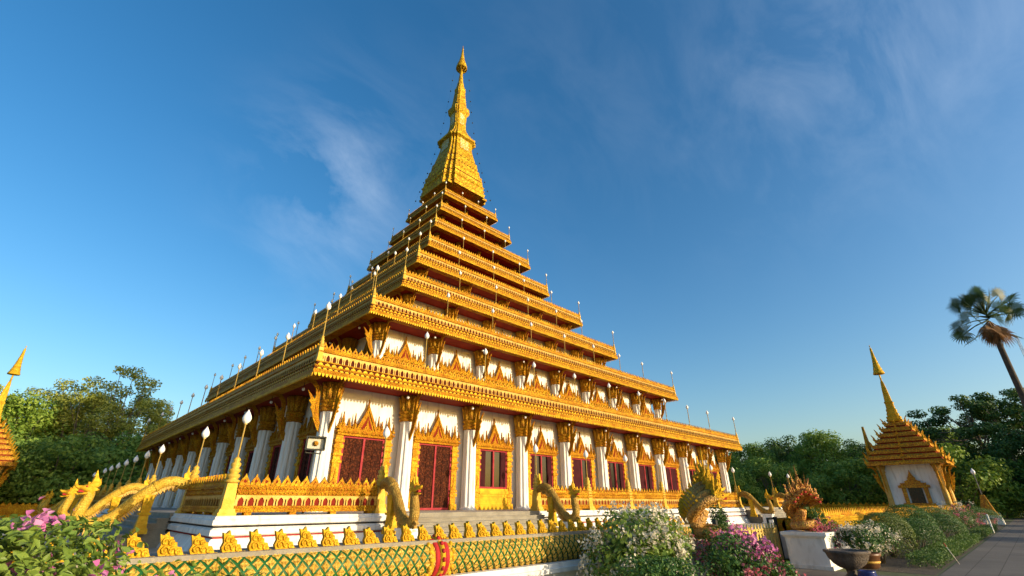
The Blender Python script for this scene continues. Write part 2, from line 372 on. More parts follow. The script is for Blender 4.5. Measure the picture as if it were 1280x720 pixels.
# ------------------------------------------------------------------ the temple
temple = thing("tiered_temple", "golden nine-tiered temple with a spire, white walls and red window shutters", "temple")
EH = [27.0, 22.05, 16.89, 13.74, 10.56, 8.67, 6.67, 5.15, 3.80]
EZ = [7.74, 13.93, 19.49, 24.29, 28.86, 33.28, 37.69, 41.73, 45.43]
CP = [25.0, 20.0, 15.0, 11.9, 8.8, 7.0, 5.1, 3.7, 2.6]          # column planes
SC = [1.0, .95, 1.0, 1.0, .98, .90, .82, .78, .6]
FLOOR = 1.30
floors = [FLOOR]
for i in range(8):
    h, z, s = EH[i], EZ[i], SC[i]
    prof = [(h - .30, z + .03), (h, z), (h, z + .10 * s), (h - .02, z + .12 * s), (h - .02, z + .20 * s), (h - .07, z + .22 * s), (h - .08, z + .33 * s), (h - .04, z + .36 * s), (h - .04, z + .42 * s),
            (h - .17, z + .43 * s), (h - .18, z + .60 * s), (h - .10, z + .61 * s), (h - .10, z + .66 * s), (h - .20, z + .67 * s), (h - .60, z + .67 * s)]
    e = MB(); square_band(e, prof, 0)
    for (o_, za, zb_) in ((h - .05, .215, .30), (h - .175, .43, .60)):
        square_band(e, [(o_ + .012, z + za * s), (o_ + .012, z + zb_ * s)], 1)
    eave = build("eave", e, [M['gold_fine'], M['recess']], temple)
    t_ = MB(); o_b = .24
    for q in range(4):
        T = RZ(-q * pi / 2)
        teeth_row(t_, 2 * h - .1, .20 * max(s, .75), .19 * s, -h + .03, z + .002, T, .05)
        petal_row(t_, 2 * h - .4, .36 * max(s, .8), .16 * s, -h + .155, z + .43 * s, T, .03)
        petal_row(t_, 2 * h - .3, .30 * max(s, .8), .085 * s, -h + .04, z + .215 * s, T, .02)
    build("drip_teeth", t_, M['gold_plain'], eave)
    wi = CP[i] - .55
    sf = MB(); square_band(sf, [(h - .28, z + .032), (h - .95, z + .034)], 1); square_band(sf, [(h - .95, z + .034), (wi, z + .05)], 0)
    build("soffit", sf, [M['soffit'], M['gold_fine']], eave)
    b = MB()
    o = .24
    square_band(b, [(h - o - .09, z + .67 * s), (h - o - .09, z + 1.15 * s)], 1)
    square_band(b, [(h - o - .02, z + 1.13 * s), (h - o + .08, z + 1.15 * s), (h - o + .08, z + 1.21 * s), (h - o, z + 1.25 * s), (h - o - .02, z + 1.36 * s), (h - o - .22, z + 1.36 * s), (h - o - .22, z + .6 * s), (wi - 4.0 if i < 2 else CP[i + 1] - .6, z + .6 * s)], 0)
    bal = build("parapet", b, [M['gold_fine'], M['recess']], temple)
    a = MB(); c = MB()
    for q in range(4):
        T = RZ(-q * pi / 2)
        if q < 2 or i > 1:
            arch_row(a, 2 * (h - o), .345 * s if i < 5 else .3 * s, .46 * s, -(h - o), z + .67 * s, T)
        else:
            arch_row(a, 2 * (h - o), .7, .46 * s, -(h - o), z + .67 * s, T)
        crest_row(c, 2 * (h - o - .1), .345 * s if i < 5 else .3 * s, .40 * s, -(h - o - .1), z + 1.355 * s, T, .07, i < 3)
    build("niche_row", a, [M['gold_pale'], M['recess']], bal)
    build("crest", c, [M['gold'], M['recess']], bal)
    floors.append(z + .6 * s)
# ninth eave, plain lip under the spire
e = MB(); square_band(e, [(2.4, 45.5), (3.7, 45.45), (3.82, 45.40), (3.86, 45.75), (3.7, 45.85)], 0)
build("eave", e, M['gold_spire'], temple)
# walls
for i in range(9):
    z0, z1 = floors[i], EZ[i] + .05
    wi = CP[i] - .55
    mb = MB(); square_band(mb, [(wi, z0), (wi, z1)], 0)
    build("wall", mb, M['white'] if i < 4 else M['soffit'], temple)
# columns
def column_meshes(z0, z1, r, simple=False):
    H = z1 - z0
    sh = MB()
    n = 24
    def ring(rr, z, flute=.0):
        return [((rr * (1 - (flute if j % 3 == 0 else 0))) * cos(2 * pi * j / n), (rr * (1 - (flute if j % 3 == 0 else 0))) * sin(2 * pi * j / n), z) for j in range(n)]
    zc = z0 + .76 * H
    sh.loft([ring(r * 1.15, z0), ring(r * 1.15, z0 + .10), ring(r * 1.02, z0 + .14), ring(r, z0 + .2, .16), ring(r * .9, zc, .16)], 0)
    cp = MB()
    cp.lathe([(r * .95, zc - .02), (r * 1.12, zc + .03), (r * 1.12, zc + .10), (r * .98, zc + .13), (r * 1.0, zc + .20), (r * 1.14, zc + .24), (r * 1.14, zc + .31), (r * 1.0, zc + .34), (r * 1.02, zc + .44), (r * 1.2, zc + .48), (r * 1.2, zc + .56), (r * 1.04, zc + .6)], 16)
    zt = zc + .58
    fl = MB()
    fl.lathe([(r * 1.0, zt), (r * 1.0, zt + .3 * (z1 - zt)), (r * 1.08, zt + .7 * (z1 - zt)), (r * 1.3, z1 - .02)], 12)
    for j in range(10):
        T = RZ(2 * pi * j / 10)
        fl.add([(-.11, -r * 1.03, zt), (.11, -r * 1.03, zt), (.16, -r * 1.2, zt + .72 * (z1 - zt)), (0, -r * 1.55, z1 - .06), (-.16, -r * 1.2, zt + .72 * (z1 - zt)), (0, -r * 1.12, zt + .05), (0, -r * 1.4, zt + .75 * (z1 - zt))],
               [(0, 5, 6, 4), (5, 1, 2, 6), (4, 6, 3), (6, 2, 3)], 0, T)
    return sh.mesh("column_shaft", M['white']), cp.mesh("capital_rings", M['gold_fine']), fl.mesh("capital_lotus", M['capital'])
# naga bracket: an upright winged serpent standing out from the column head to the eave (profile in y,z)
def bracket_mesh(z1, H, reach):
    mb = MB()
    P = [(0, 0), (-.10, .05), (-.20, .14), (-.33, .26), (-.38, .36), (-.50, .47), (-.46, .52), (-.60, .60), (-.54, .63), (-.70, .80), (-.50, .70), (-.38, .63), (-.36, .72), (-.41, .84), (-.56, .93), (-.76, .97), (-.88, .94), (-.94, 1.0), (-.72, 1.03), (-.46, 1.0), (-.28, .90), (-.20, .74), (-.18, .50), (-.10, .28), (0, .16)]
    T = Matrix.Translation((0, 0, z1 - H)) @ Matrix.Rotation(pi / 2, 4, 'Z')
    poly = [(b * reach * 1.0, c * H) for b, c in P]
    T2 = Matrix.Translation((0, 0, z1 - H)) @ Matrix(((0, -1, 0, 0), (1, 0, 0, 0), (0, 0, 1, 0), (0, 0, 0, 1)))
    mb.prism(poly, .07, 0, T2)
    mb.tube([(0, b * reach * .95, z1 - H + c * H) for b, c in ((-.08, .1), (-.26, .3), (-.30, .5), (-.26, .7), (-.33, .86), (-.5, .95), (-.75, .985))], [.04, .08, .075, .065, .055, .05, .025], 6)
    return mb.mesh("bracket", M['gold_fine'])
# window and door of one bay, local origin on the wall face at floor level
def pediment_mesh(wd, zl, hp):
    mb = MB()
    mb.box(-wd, wd, -.34, 0, zl, zl + .14); mb.box(-wd - .08, wd + .08, -.42, 0, zl + .14, zl + .24); mb.box(-wd + .05, wd - .05, -.36, 0, zl + .24, zl + .36)
    zb = zl + .34
    for cx, w_, h, y in ((-.84 * wd, .30, .52 * hp, -.18), (.84 * wd, .30, .52 * hp, -.18), (-.60 * wd, .26, .36 * hp, -.10), (.60 * wd, .26, .36 * hp, -.10), (-.43 * wd, .2, .5 * hp, -.2), (.43 * wd, .2, .5 * hp, -.2), (-.99 * wd, .16, .30 * hp, -.28), (.99 * wd, .16, .30 * hp, -.28)):
        mb.prism([(cx + a, zb + b) for a, b in flame(w_, h)], .12, 0, None, y)
        mb.prism([(cx + a, zb + b) for a, b in flame(w_ * .55, h * .62)], .06, 0, None, y - .09)
    mb.prism([(a, zb + b) for a, b in flame(.40 * wd, hp)], .14, 0, None, -.16)
    # gable: two raised barge boards with a red field
    g = .62 * hp
    for sx in (-1, 1):
        mb.prism([(sx * .40 * wd, zb), (sx * .30 * wd, zb), (0, zb + g), (0, zb + g * 1.22)][::sx], .10, 0, None, -.28)
    mb.prism([(-.30 * wd, zb), (.30 * wd, zb), (0, zb + g * .95)], .03, 0, None, -.26)
    mb.prism([(-.22 * wd, zb + .06), (.22 * wd, zb + .06), (0, zb + g * .72)], .03, 1, None, -.272)
    mb.prism([(a, zb + b) for a, b in flame(.17 * wd, g * .62)], .05, 0, None, -.29)
    for j in range(-6, 7):
        mb.box(j * wd / 6.3 - .05, j * wd / 6.3 + .05, -.45, -.42, zl + .15, zl + .23)
    return mb.mesh("pediment", [M['gold_fine'], M['niche']])
def window_meshes(zf, zs, zl, wd, door, variant=0):
    """zf floor, zs sill, zl lintel; wd half width of the surround"""
    jw = .24 * wd
    sub = []
    for sx in (-1, 1):
        fr = MB()
        xa, xb = sorted((sx * wd, sx * (wd - jw)))
        fr.box(xa, xb, -.22, 0, zf, zl)
        for q, hh in ((.0, .18), (.2, .10), (.27, .06), (.62, .08), (.72, .06), (.82, .10), (.90, .08)):
            z = zf + q * (zl - zf)
            fr.box(xa - .06, xb + .06, -.29, 0, z + .003, z + hh * (zl - zf) * .5)
        xm = (xa + xb) / 2
        fr.prism([(xm + a, zf + .30 * (zl - zf) + b) for a, b in flame(jw * .4, .24 * (zl - zf))], .05, 0, None, -.235)
        sub.append(("pilaster", fr.mesh("pilaster", M['gold'])))
    if not door:
        hw = wd - jw + .02; fr = MB()
        for q0, q1, yo in ((0, .16, .34), (.16, .28, .26), (.28, .62, .2), (.62, .74, .25), (.74, .88, .31), (.88, 1.0, .24)):
            fr.box(-hw, hw, -yo, 0, zf + q0 * (zs - zf) + .002, zf + q1 * (zs - zf))
        sub.append(("sill_panel", fr.mesh("sill_panel", M['gold_plain'])))
    ow = wd - jw
    rd = MB()
    z0 = zf + .02 if door else zs
    for sx in (-1, 1):
        xa, xb = sorted((sx * ow, sx * (ow - .12))); rd.box(xa, xb, -.16, 0, z0, zl)
    rd.box(-.06, .06, -.17, 0, z0 + .12, zl - .1)
    rd.box(-ow + .12, ow - .12, -.165, 0, z0, z0 + .12); rd.box(-ow + .12, ow - .12, -.165, 0, zl - .1, zl)
    leaf = MB()
    if door:
        for sx in (-1, 1):
            leaf = MB()
            xa, xb = sorted((sx * .06, sx * (ow - .12)))
            leaf.box(xa, xb, -.10, -.02, z0 + .12, zl - .1)
            xm = (xa + xb) / 2
            leaf.box(xm - .03, xm + .03, -.13, -.10, z0 + .16, zl - .14)
            for q in (.08, .5, .92):
                zz = z0 + .12 + q * (zl - z0 - .3)
                leaf.box(xa + .03, xb - .03, -.125, -.10, zz, zz + .05)
            sub.append(("door_leaf", leaf.mesh("door_leaf", M['carved'])))
    else:
        gl = MB(); gl.box(-ow + .12, ow - .12, -.05, -.02, z0 + .12, zl - .1)
        sub.append(("pane", gl.mesh("pane", M['dark'])))
        k_ = [0, 1, 2][variant]
        for sx in (-1, 1):
            # shutters folded inwards by different amounts
            leaf = MB(); full = (k_ == 2) or (k_ == 1 and sx < 0)
            xa, xb = (.06, ow - .12)
            wide = (xb - xa) if full else (xb - xa) * .42
            q0, q1 = sorted((sx * xb, sx * (xb - wide)))
            leaf.box(q0, q1, -.12, -.06, z0 + .122, zl - .102)
            leaf.box(q0 + .04, q1 - .04, -.135, -.12, z0 + .2, z0 + .2 + .45 * (zl - z0 - .4)); leaf.box(q0 + .04, q1 - .04, -.135, -.12, z0 + .25 + .45 * (zl - z0 - .4), zl - .18)
            sub.append(("shutter", leaf.mesh("shutter", M['maroon'])))
    return rd.mesh("red_frame", M['pinkred']), sub

bays = [(25.0, 10), (20.0, 8), (15.0, 6), (11.9, 4)]
for i, (cp, nb) in enumerate(bays):
    z0, z1 = floors[i], EZ[i] + .04
    H = z1 - z0
    step = 2 * cp / nb
    r = .46 if i < 2 else .40
    sh, cpm, lot = column_meshes(z0, z1, r)
    reach = (EH[i] - cp) * .70
    br = bracket_mesh(z1, min(2.7, H * .45), reach)
    wd = 1.72 * step / 5.0
    zl = z0 + (.592 * H if i == 0 else .55 * H); zs = z0 + .20 * H
    ped = pediment_mesh(wd, zl, .285 * H if i == 0 else .34 * H)
    D = window_meshes(z0, zs, zl, wd, True)
    W = [window_meshes(z0, zs, zl, wd, False, v) for v in range(3)]
    for q in range(2):
        A = -q * pi / 2
        for j in range(nb + 1):
            if q == 1 and j == nb: continue             # shared corner column
            x = -cp + j * step
            T = RZ(A)
            c_ = put("column", sh, temple, T @ Vector((x, -cp + .02, 0)), A)
            put("capital", lot, c_); put("capital_ring", cpm, c_)
            b_ = put("bracket", br, temple, T @ Vector((x, -cp - .36, 0)), A)
            if (q == 0 and j == 0):
                put("bracket", br, temple, (-cp - .36, -cp, 0), -pi / 2)
        for j in range(nb):
            x = -cp + (j + .5) * step
            T = RZ(A)
            near = j if q == 0 else nb - 1 - j
            door = (i == 0 and near < 2)
            fr, sub = D if door else W[[0, 0, 0, 0, 1, 0, 1, 2, 0, 2][near] if q == 0 else [1, 2, 0, 1, 2][near % 5]]
            o_ = put("door" if door else "window", fr, temple, T @ Vector((x, -cp + .54, 0)), A)
            for nm, me in sub: put(nm, me, o_)
            put("pediment", ped, o_)
# upper storeys: slender gold columns against the dark red wall
for i in range(4, 8):
    z0, z1 = floors[i], EZ[i] + .04
    cp = CP[i]
    nb = max(2, int(round(2 * cp / 3.6)))
    mb = MB(); mb.lathe([(.22, z0), (.2, z1 - .5), (.3, z1 - .45), (.3, z1 - .35), (.24, z1 - .3), (.45, z1)], 8)
    cm_ = mb.mesh("gold_column", M['gold'])
    for q in range(2):
        for j in range(nb + (q == 0)):
            put("gold_column", cm_, temple, RZ(-q * pi / 2) @ Vector((-cp + j * 2 * cp / nb, -cp + .1, 0)))
# lamps along the parapets: turned post, pole, lotus bud
def bud_profile(s, z): return [(.03 * s, z), (.09 * s, z + .03 * s), (.165 * s, z + .12 * s), (.19 * s, z + .22 * s), (.165 * s, z + .34 * s), (.10 * s, z + .46 * s), (.04 * s, z + .55 * s), (.006 * s, z + .62 * s)]
def lamp_meshes(zb, zpost, ztop, s, n=10):
    p = MB()
    h = zpost - zb
    p.frustum(0, 0, .24 * s, 0, .20 * s, .12 * h); p.frustum(0, 0, .17 * s, .12 * h, .14 * s, .55 * h)
    p.lathe([(.13 * s, .55 * h), (.20 * s, .58 * h), (.20 * s, .63 * h), (.12 * s, .66 * h), (.17 * s, .72 * h), (.17 * s, .76 * h), (.10 * s, .80 * h), (.14 * s, .86 * h), (.08 * s, .92 * h), (.10 * s, .96 * h), (.04 * s, h)], n)
    q = MB(); q.lathe([(.05 * s, h - .02), (.042 * s, ztop - zb - .6 * s), (.07 * s, ztop - zb - .58 * s)], 6)
    g = MB(); g.lathe(bud_profile(s, ztop - zb - .6 * s), n)
    return p.mesh("lamp_base", M['gold_post']), q.mesh("lamp_pole", M['pole_metal']), g.mesh("lotus_globe", M['opal'])
nlamp = 0
lamp_x = [None] * 8
lamp_x[0] = [-26.4, -20, -15, -10, -5, 0, 5, 10, 15, 20, 26.4]
lamp_x[1] = [-21.45, -15, -10, -5, 0, 5, 10, 15, 21.45]
lamp_x[2] = [-16.3, -10, -5, 0, 5, 10, 16.3]
lamp_x[3] = [-13.15, -7.9, -2.6, 2.6, 7.9, 13.15]
lamp_x[4] = [-10.0, -5, 0, 5, 10.0]
lamp_x[5] = [-8.1, -4, 0, 4, 8.1]
lamp_x[6] = [-6.15, -2.05, 2.05, 6.15]
lamp_x[7] = [-4.65, -1.55, 1.55, 4.65]
for i in range(8):
    h, z, s = EH[i], EZ[i], SC[i]
    rel = h - .30
    pm_, _, _ = lamp_meshes(z + .6 * s, z + 1.95 * s, z + 4.0 * s, .5 * max(s, .7), 8)
    p, q_, g = lamp_meshes(z + .6 * s, z + 2.05 * s, z + (4.0 if i < 3 else 3.7) * s if i < 7 else z + 2.4, .8 * max(s, .7), 8)
    for q in range(2):
        for x in lamp_x[i]:
            if q == 1 and abs(x + rel) < .9 and False: continue
            if q == 1 and x == lamp_x[i][-1]: continue
            if abs(abs(x) - rel) < .6: x = math.copysign(rel, x)
            T = RZ(-q * pi / 2)
            yy = -rel
            if abs(x) != rel: yy = -rel + .32
            o_ = put("roof_lamp", q_, temple, T @ Vector((x, yy, z + .6 * s)), -q * pi / 2)
            put("lamp_base", p if abs(x) == rel else pm_, o_); put("lotus_globe", g, o_)
# small white lamps under the lowest eaves and spot lamps on the parapets
sm = MB(); sm.tube([(0, 0, 0), (0, 0, -.28)], .02, 5); sm.ball((0, 0, -.36), .09, 6, 1)
sm = sm.mesh("eave_lamp", [M['black_metal'], M['opal']])
for i in (0, 1):
    for q in range(2):
        n_ = 10 - 2 * i
        for j in range(n_):
            x = -CP[i] + (j + .5) * 5.0 + 1.6
            put("eave_lamp", sm, temple, RZ(-q * pi / 2) @ Vector((x, -CP[i] - 1.25, EZ[i] + .03)), -q * pi / 2)
st = MB(); st.tube([(0, 0, 0), (.0, -.25, .75)], .025, 5); st.box(-.12, .12, -.42, -.2, .7, .86, 1); 
st = st.mesh("spot_lamp", [M['galv'], M['opal']])
for i in (1, 2, 3, 4, 5):
    for q in range(2):
        n_ = [0, 7, 6, 5, 4, 3][i]
        for j in range(n_):
            x = -CP[i + 1] + (j + .6) * 2 * CP[i + 1] / n_
            put("spot_lamp", st, temple, RZ(-q * pi / 2) @ Vector((x, -EH[i] + 1.2, EZ[i] + 1.36 * SC[i] - .5)), -q * pi / 2)
# spire: redented square shaft
def redent(a, z):
    a *= 1.13
    quad = [(a, .70 * a), (.85 * a, .70 * a), (.85 * a, .85 * a), (.70 * a, .85 * a), (.70 * a, a)]
    pts = []
    for kq in range(4):
        c, s_ = cos(kq * pi / 2), sin(kq * pi / 2)
        pts += [(x * c - y * s_, x * s_ + y * c, z) for x, y in quad]
    return pts
SP = [(45.45, 3.74), (45.9, 3.8), (46.05, 3.62), (46.4, 3.7), (46.5, 3.5), (47.1, 3.62), (47.3, 3.75), (47.45, 3.45), (47.7, 3.38), (48.3, 3.5), (48.45, 3.3), (48.9, 3.4), (49.3, 3.38), (49.4, 3.1), (49.9, 3.12), (50.2, 3.28), (50.6, 3.25), (50.75, 2.98),
      (51.3, 3.0), (51.9, 2.95), (52.2, 2.9), (52.3, 2.7), (53.0, 2.6), (53.9, 2.40), (54.8, 2.22), (55.6, 2.08), (56.3, 2.04), (56.8, 2.08), (57.1, 2.22), (57.45, 2.24), (57.55, 2.02), (58.0, 1.98), (58.4, 1.92), (58.6, 1.75), (59.0, 1.58), (59.5, 1.36), (60.2, 1.18),
      (61, 1.09), (62, 1.06), (62.8, 1.10), (63.6, 1.12), (64.1, 1.22), (64.5, 1.30), (64.9, 1.26), (65.05, 1.08), (65.7, 1.05), (67, .92), (68.6, .79), (69.5, .74), (69.8, .80), (70.2, .74), (70.5, .60), (71.2, .50)]
SP = [(z_, a_ * (1.06 if 57 < z_ < 57.5 else 1.08 if 64 < z_ < 65 else .93 if 50 < z_ else 1)) for z_, a_ in SP]
sp = MB(); sp.loft([redent(a, z) for z, a in SP], 0, True)
fl = sp
for z_, a_ in ((46.12, 3.63), (47.5, 3.45), (48.5, 3.33), (49.45, 3.13), (50.85, 2.82), (52.35, 2.54), (57.6, 1.9), (65.1, .985)):
    sp.loft([redent(a_ + .015, z_), redent(a_ + .015, z_ + .16)], 1, False)
def around(mb, z, a, wd, h, n):
    for q in range(4):
        T = RZ(-q * pi / 2)
        for j in range(n):
            x = -a * .78 + (j + .5) * 2 * a * .78 / n
            mb.prism([(x + u, z + b) for u, b in flame(wd, h)], .06, 0, T, -a * 1.13 + .02)
for z, a, wd, h, n in ((46.05, 3.7, .3, .7, 9), (47.45, 3.6, .3, .6, 8), (49.4, 3.2, .22, .55, 9), (50.75, 2.88, .22, .6, 8), (52.3, 2.55, .26, .6, 5), (57.5, 1.9, .2, .4, 6), (64.95, 1.02, .13, .35, 4), (69.8, .66, .1, .3, 3)):
    around(fl, z, a, wd, h, n)
spire = build("spire", sp, [M['gold_spire'], M['recess']], temple)
pn = MB()
for q in range(4):
    T = RZ(-q * pi / 2)
    for z0, z1, a0, a1, f in ((54.6, 56.8, 2.14, 1.98, .40), (61.0, 63.4, 1.04, 1.06, .40)):
        k0, k1 = a0 * 1.13, a1 * 1.13
        km = ((1.98 if z0 < 58 else .995)) * 1.13
        zm = (z0 + z1) / 2 + (0 if z0 > 58 else -.1)
        rows = [(z0, k0), (zm, km), (z1, k1)]
        v = [(sx * kk * f, -kk - .02, z) for z, kk in rows for sx in (-1, 1)]
        pn = MB(); pn.add(v, [(0, 1, 3, 2), (2, 3, 5, 4)], 0, T)
        build("mosaic_panel", pn, M['mosaic'], spire)
um = MB()
um.lathe([(.50, 71.0), (.62, 71.3), (.60, 71.6), (.46, 71.9), (.42, 72.6), (.30, 74.0), (.26, 75.0), (.20, 75.6), (.16, 76.2)], 14)
build("spire_neck", um, M['gold_spire'], spire)
um = MB()
pr = []
r = 1.05; z = 75.75
um.lathe([(.95, 75.5), (1.06, 75.55), (1.06, 75.72), (.98, 76.2), (.85, 76.6)], 18)
z = 76.55; r = .88
for j in range(8):
    um.lathe([(r * .92, z), (r, z + .06), (r * .97, z + .2), (r * .78, z + .62)], 16); z += .58; r *= .78
um.lathe([(.08, z - .1), (.05, 81.4), (.09, 81.6), (.01, 82.05)], 8)
rib = MB()
build("finial_umbrella", um, M['gold_spire'], spire)
for j in range(8):
    rib.tube([(.2 * cos(j * pi / 4), .2 * sin(j * pi / 4), 74.6), (.98 * cos(j * pi / 4), .98 * sin(j * pi / 4), 75.6)], .03, 4)
build("umbrella_ribs", rib, M['gold_plain'], spire)
# strings of little bells from the umbrella down to the corners of the eighth tier
for q in range(4):
    sx, sy = ((-1, -1), (1, -1), (1, 1), (-1, 1))[q]
    mb = MB(); pts = []
    for j in range(29):
        t = j / 28
        rr = .95 * (1 - t) + 4.6 * t - 1.0 * sin(pi * t) * (1 - .2 * t) * .55
        zz = 75.5 * (1 - t) + 44.0 * t - 2.2 * sin(pi * t)
        pts.append((sx * rr, sy * rr, zz))
    mb.tube(pts, .005, 4)
    for j in range(2, 27, 2): mb.ball((pts[j][0], pts[j][1], pts[j][2] - .12), .12, 5)
    build("bell_string", mb, M['black_metal'], spire)

# ------------------------------------------------------------------ terrace, stairs, balustrades
TE = 30.4
GAP0, GAP1 = 14.3, 24.4
tr = MB()
square_band(tr, [(TE + .62, 0), (TE + .56, .16), (TE + .34, .56), (TE + .30, .60)], 0)
square_band(tr, [(TE + .26, .60), (TE + .26, .655)], 1)
square_band(tr, [(TE + .30, .655), (TE + .42, .70), (TE + .42, .86), (TE + .32, .93)], 0)
square_band(tr, [(TE + .24, .93), (TE + .24, .985)], 1)
square_band(tr, [(TE + .32, .985), (TE + .40, 1.02), (TE + .40, 1.16), (TE + .34, 1.20), (TE + .34, 1.27), (TE + .30, 1.30), (TE, 1.30)], 0)
square_band(tr, [(TE + .31, .56), (TE + .24, .61), (TE + .24, 1.05)], 0)
terrace = tag(build("temple_terrace", tr, [M['white_old'], M['red']]), "low white moulded terrace with thin red bands carrying the temple", "terrace")
fl_ = MB(); fl_.add([(-TE, -TE, 1.302), (TE, -TE, 1.302), (TE, TE, 1.302), (-TE, TE, 1.302)], [(0, 1, 2, 3)])
build("terrace_floor", fl_, M['tile'], terrace)
SIDES = [(0, "right"), (1, "left")]
def stairs(q, x0, x1, label):
    mb = MB()
    T = RZ(-q * pi / 2)
    mb.box(x0, x1, -TE - .46, -TE + .3, 1.0, 1.306, 0)
    n = 6
    for s_ in range(1, n + 1):
        z = 1.306 - .19 * s_
        mb.box(x0 + .025, x1 - .025, -TE - .46 - .40 * s_, -TE - .46 - .40 * (s_ - 1), 0, z, 0); mb.box(x0, x1, -TE - .46 - .40 * s_ - .003, -TE + .2, z - .055, z + .002, 0)
        mb.box(x0 + .01, x1 - .01, -TE - .46 - .40 * s_ - .025, -TE - .46 - .40 * s_ - .003, z - .05, z - .002, 0)
    t = tag(put("stone_steps", mb.mesh("stone_steps", M['step']), None, (0, 0, 0), -q * pi / 2), label, "steps")
    return t
def balustrade_section(q, x0, x1, label, fine=True):
    L_ = x1 - x0 - .44
    root = tag(put("gold_balustrade", None, None, RZ(-q * pi / 2) @ Vector(((x0 + x1) / 2, -TE, FLOOR)), -q * pi / 2), label, "balustrade", "gold balustrades round the terrace")
    p = MB()
    for z0, z1, o in ((.10, .17, .20), (.17, .24, .15), (.24, .31, .18), (.68, .74, .15), (.74, .80, .19), (.80, .88, .14), (.88, .94, .18), (.94, 1.0, .14)):
        p.box(-L_ / 2, L_ / 2, -o, o, z0, z1)
    p.box(-L_ / 2, L_ / 2, -.10, .10, .31, .68, 0)
    for x in np.arange(-L_ / 2 + .5, L_ / 2, 1.6):
        p.box(x - .12, x + .12, -.14, .14, 0, .10)
    teeth_row(p, L_, .16, .08, -.19, .165, None, .03)
    teeth_row(p, L_, .16, .09, -.185, .80, None, .03)
    teeth_row(p, L_, .13, .07, -.185, .94, None, .03)
    build("moulded_rail", p, M['gold_fine'], root)
    a = MB(); arch_row(a, L_, .34, .35, -.15, .315, None, .035)
    build("niche_panel", a, [M['gold_pale'], M['niche']], root)
    c = MB(); crest_row(c, L_, .36, .40, -.08, .995, None, .07)
    crest_row(c, L_, .18, .17, -.13, .995, None, .04, False)
    build("crest", c, [M['gold'], M['niche']], root)
    return root
pp = MB()
pp.frustum(0, 0, .30, 0, .30, .10); pp.frustum(0, 0, .26, .10, .24, .22); pp.frustum(0, 0, .20, .22, .165, 1.05)
pp.lathe([(.16, 1.05), (.25, 1.09), (.25, 1.15), (.15, 1.19), (.22, 1.26), (.23, 1.33), (.14, 1.38), (.20, 1.46), (.20, 1.52), (.12, 1.56), (.17, 1.66), (.17, 1.72), (.10, 1.78), (.13, 1.86), (.05, 1.95)], 12)
post_me = pp.mesh("lamp_post_base", M['gold_post'])
pq = MB(); pq.lathe([(.030, 1.9), (.026, 3.10), (.07, 3.13), (.05, 3.16)], 7)
pole_me = pq.mesh("lamp_pole", M['pole_metal'])
pg = MB(); pg.lathe(bud_profile(.86, 3.14), 12)
bud_me = pg.mesh("lotus_globe", M['opal'])
def terrace_lamp(q, x, label, short=False):
    r_ = tag(put("lotus_bud_lamp", None, None, RZ(-q * pi / 2) @ Vector((x, -TE, FLOOR)), -q * pi / 2), label, "lamp", "lotus bud lamps round the terrace")
    put("turned_post", post_me, r_); p_ = put("pole", pole_me, r_); put("globe", bud_me, r_)
    return r_
for q, nm in SIDES:
    sgn = (lambda a: a)
    if q == 0:
        names = {0: "short gold balustrade at the near temple corner, left of the front steps", 1: "long gold balustrade along the sunlit face between the two flights of steps", 2: "short gold balustrade at the far end of the sunlit temple face"}
    else:
        names = {0: "short shaded gold balustrade round the corner post on the left face", 1: "long gold balustrade along the shaded left face, lined with lamps", 2: "far short gold balustrade at the end of the shaded left face"}
    secs = [(-TE, -GAP1), (-GAP0, GAP0), (GAP1, TE)]
    order = [0, 1, 2] if q == 0 else [2, 1, 0]
    for a_, (x0, x1) in zip(order, secs):
        # the balustrade behind is cut into three at the middle lamps
        balustrade_section(q, x0, x1, names[a_])
    for gi, (x0, x1) in enumerate(((-GAP1 + .28, -GAP0 - .28), (GAP0 + .28, GAP1 - .28))):
        near = (gi == 0) if q == 0 else (gi == 1)
        stairs(q, x0, x1, ("near" if near else "far") + " flight of grey stone steps up to the " + ("sunlit" if q == 0 else "shaded left") + " temple face")
for i_, x in enumerate([-TE, -GAP1, -GAP0, -9.4, -4.7, 0, 4.7, 9.4, GAP0, GAP1, TE]):
    lab = {0: "tall lotus bud lamp on the near corner post of the terrace", 1: "lotus bud lamp at the naga rail left of the front steps", 2: "lotus bud lamp on the post right of the front steps", 8: "lotus bud lamp on the far end of the long sunlit balustrade", 9: "lotus bud lamp beyond the far front steps", 10: "lotus bud lamp on the far right corner of the terrace"}.get(i_) or ordw[i_ - 2] + " lotus bud lamp along the sunlit balustrade, counted from the front steps"
    terrace_lamp(0, x, lab)
for i_, x in enumerate([GAP1, GAP0, 9.4, 4.7, 0, -4.7, -9.4, -GAP0, -GAP1]):
    lab = "white lotus bud lamp on the left face, " + ordw[i_] + " behind the corner lamp"
    terrace_lamp(1, x, lab)

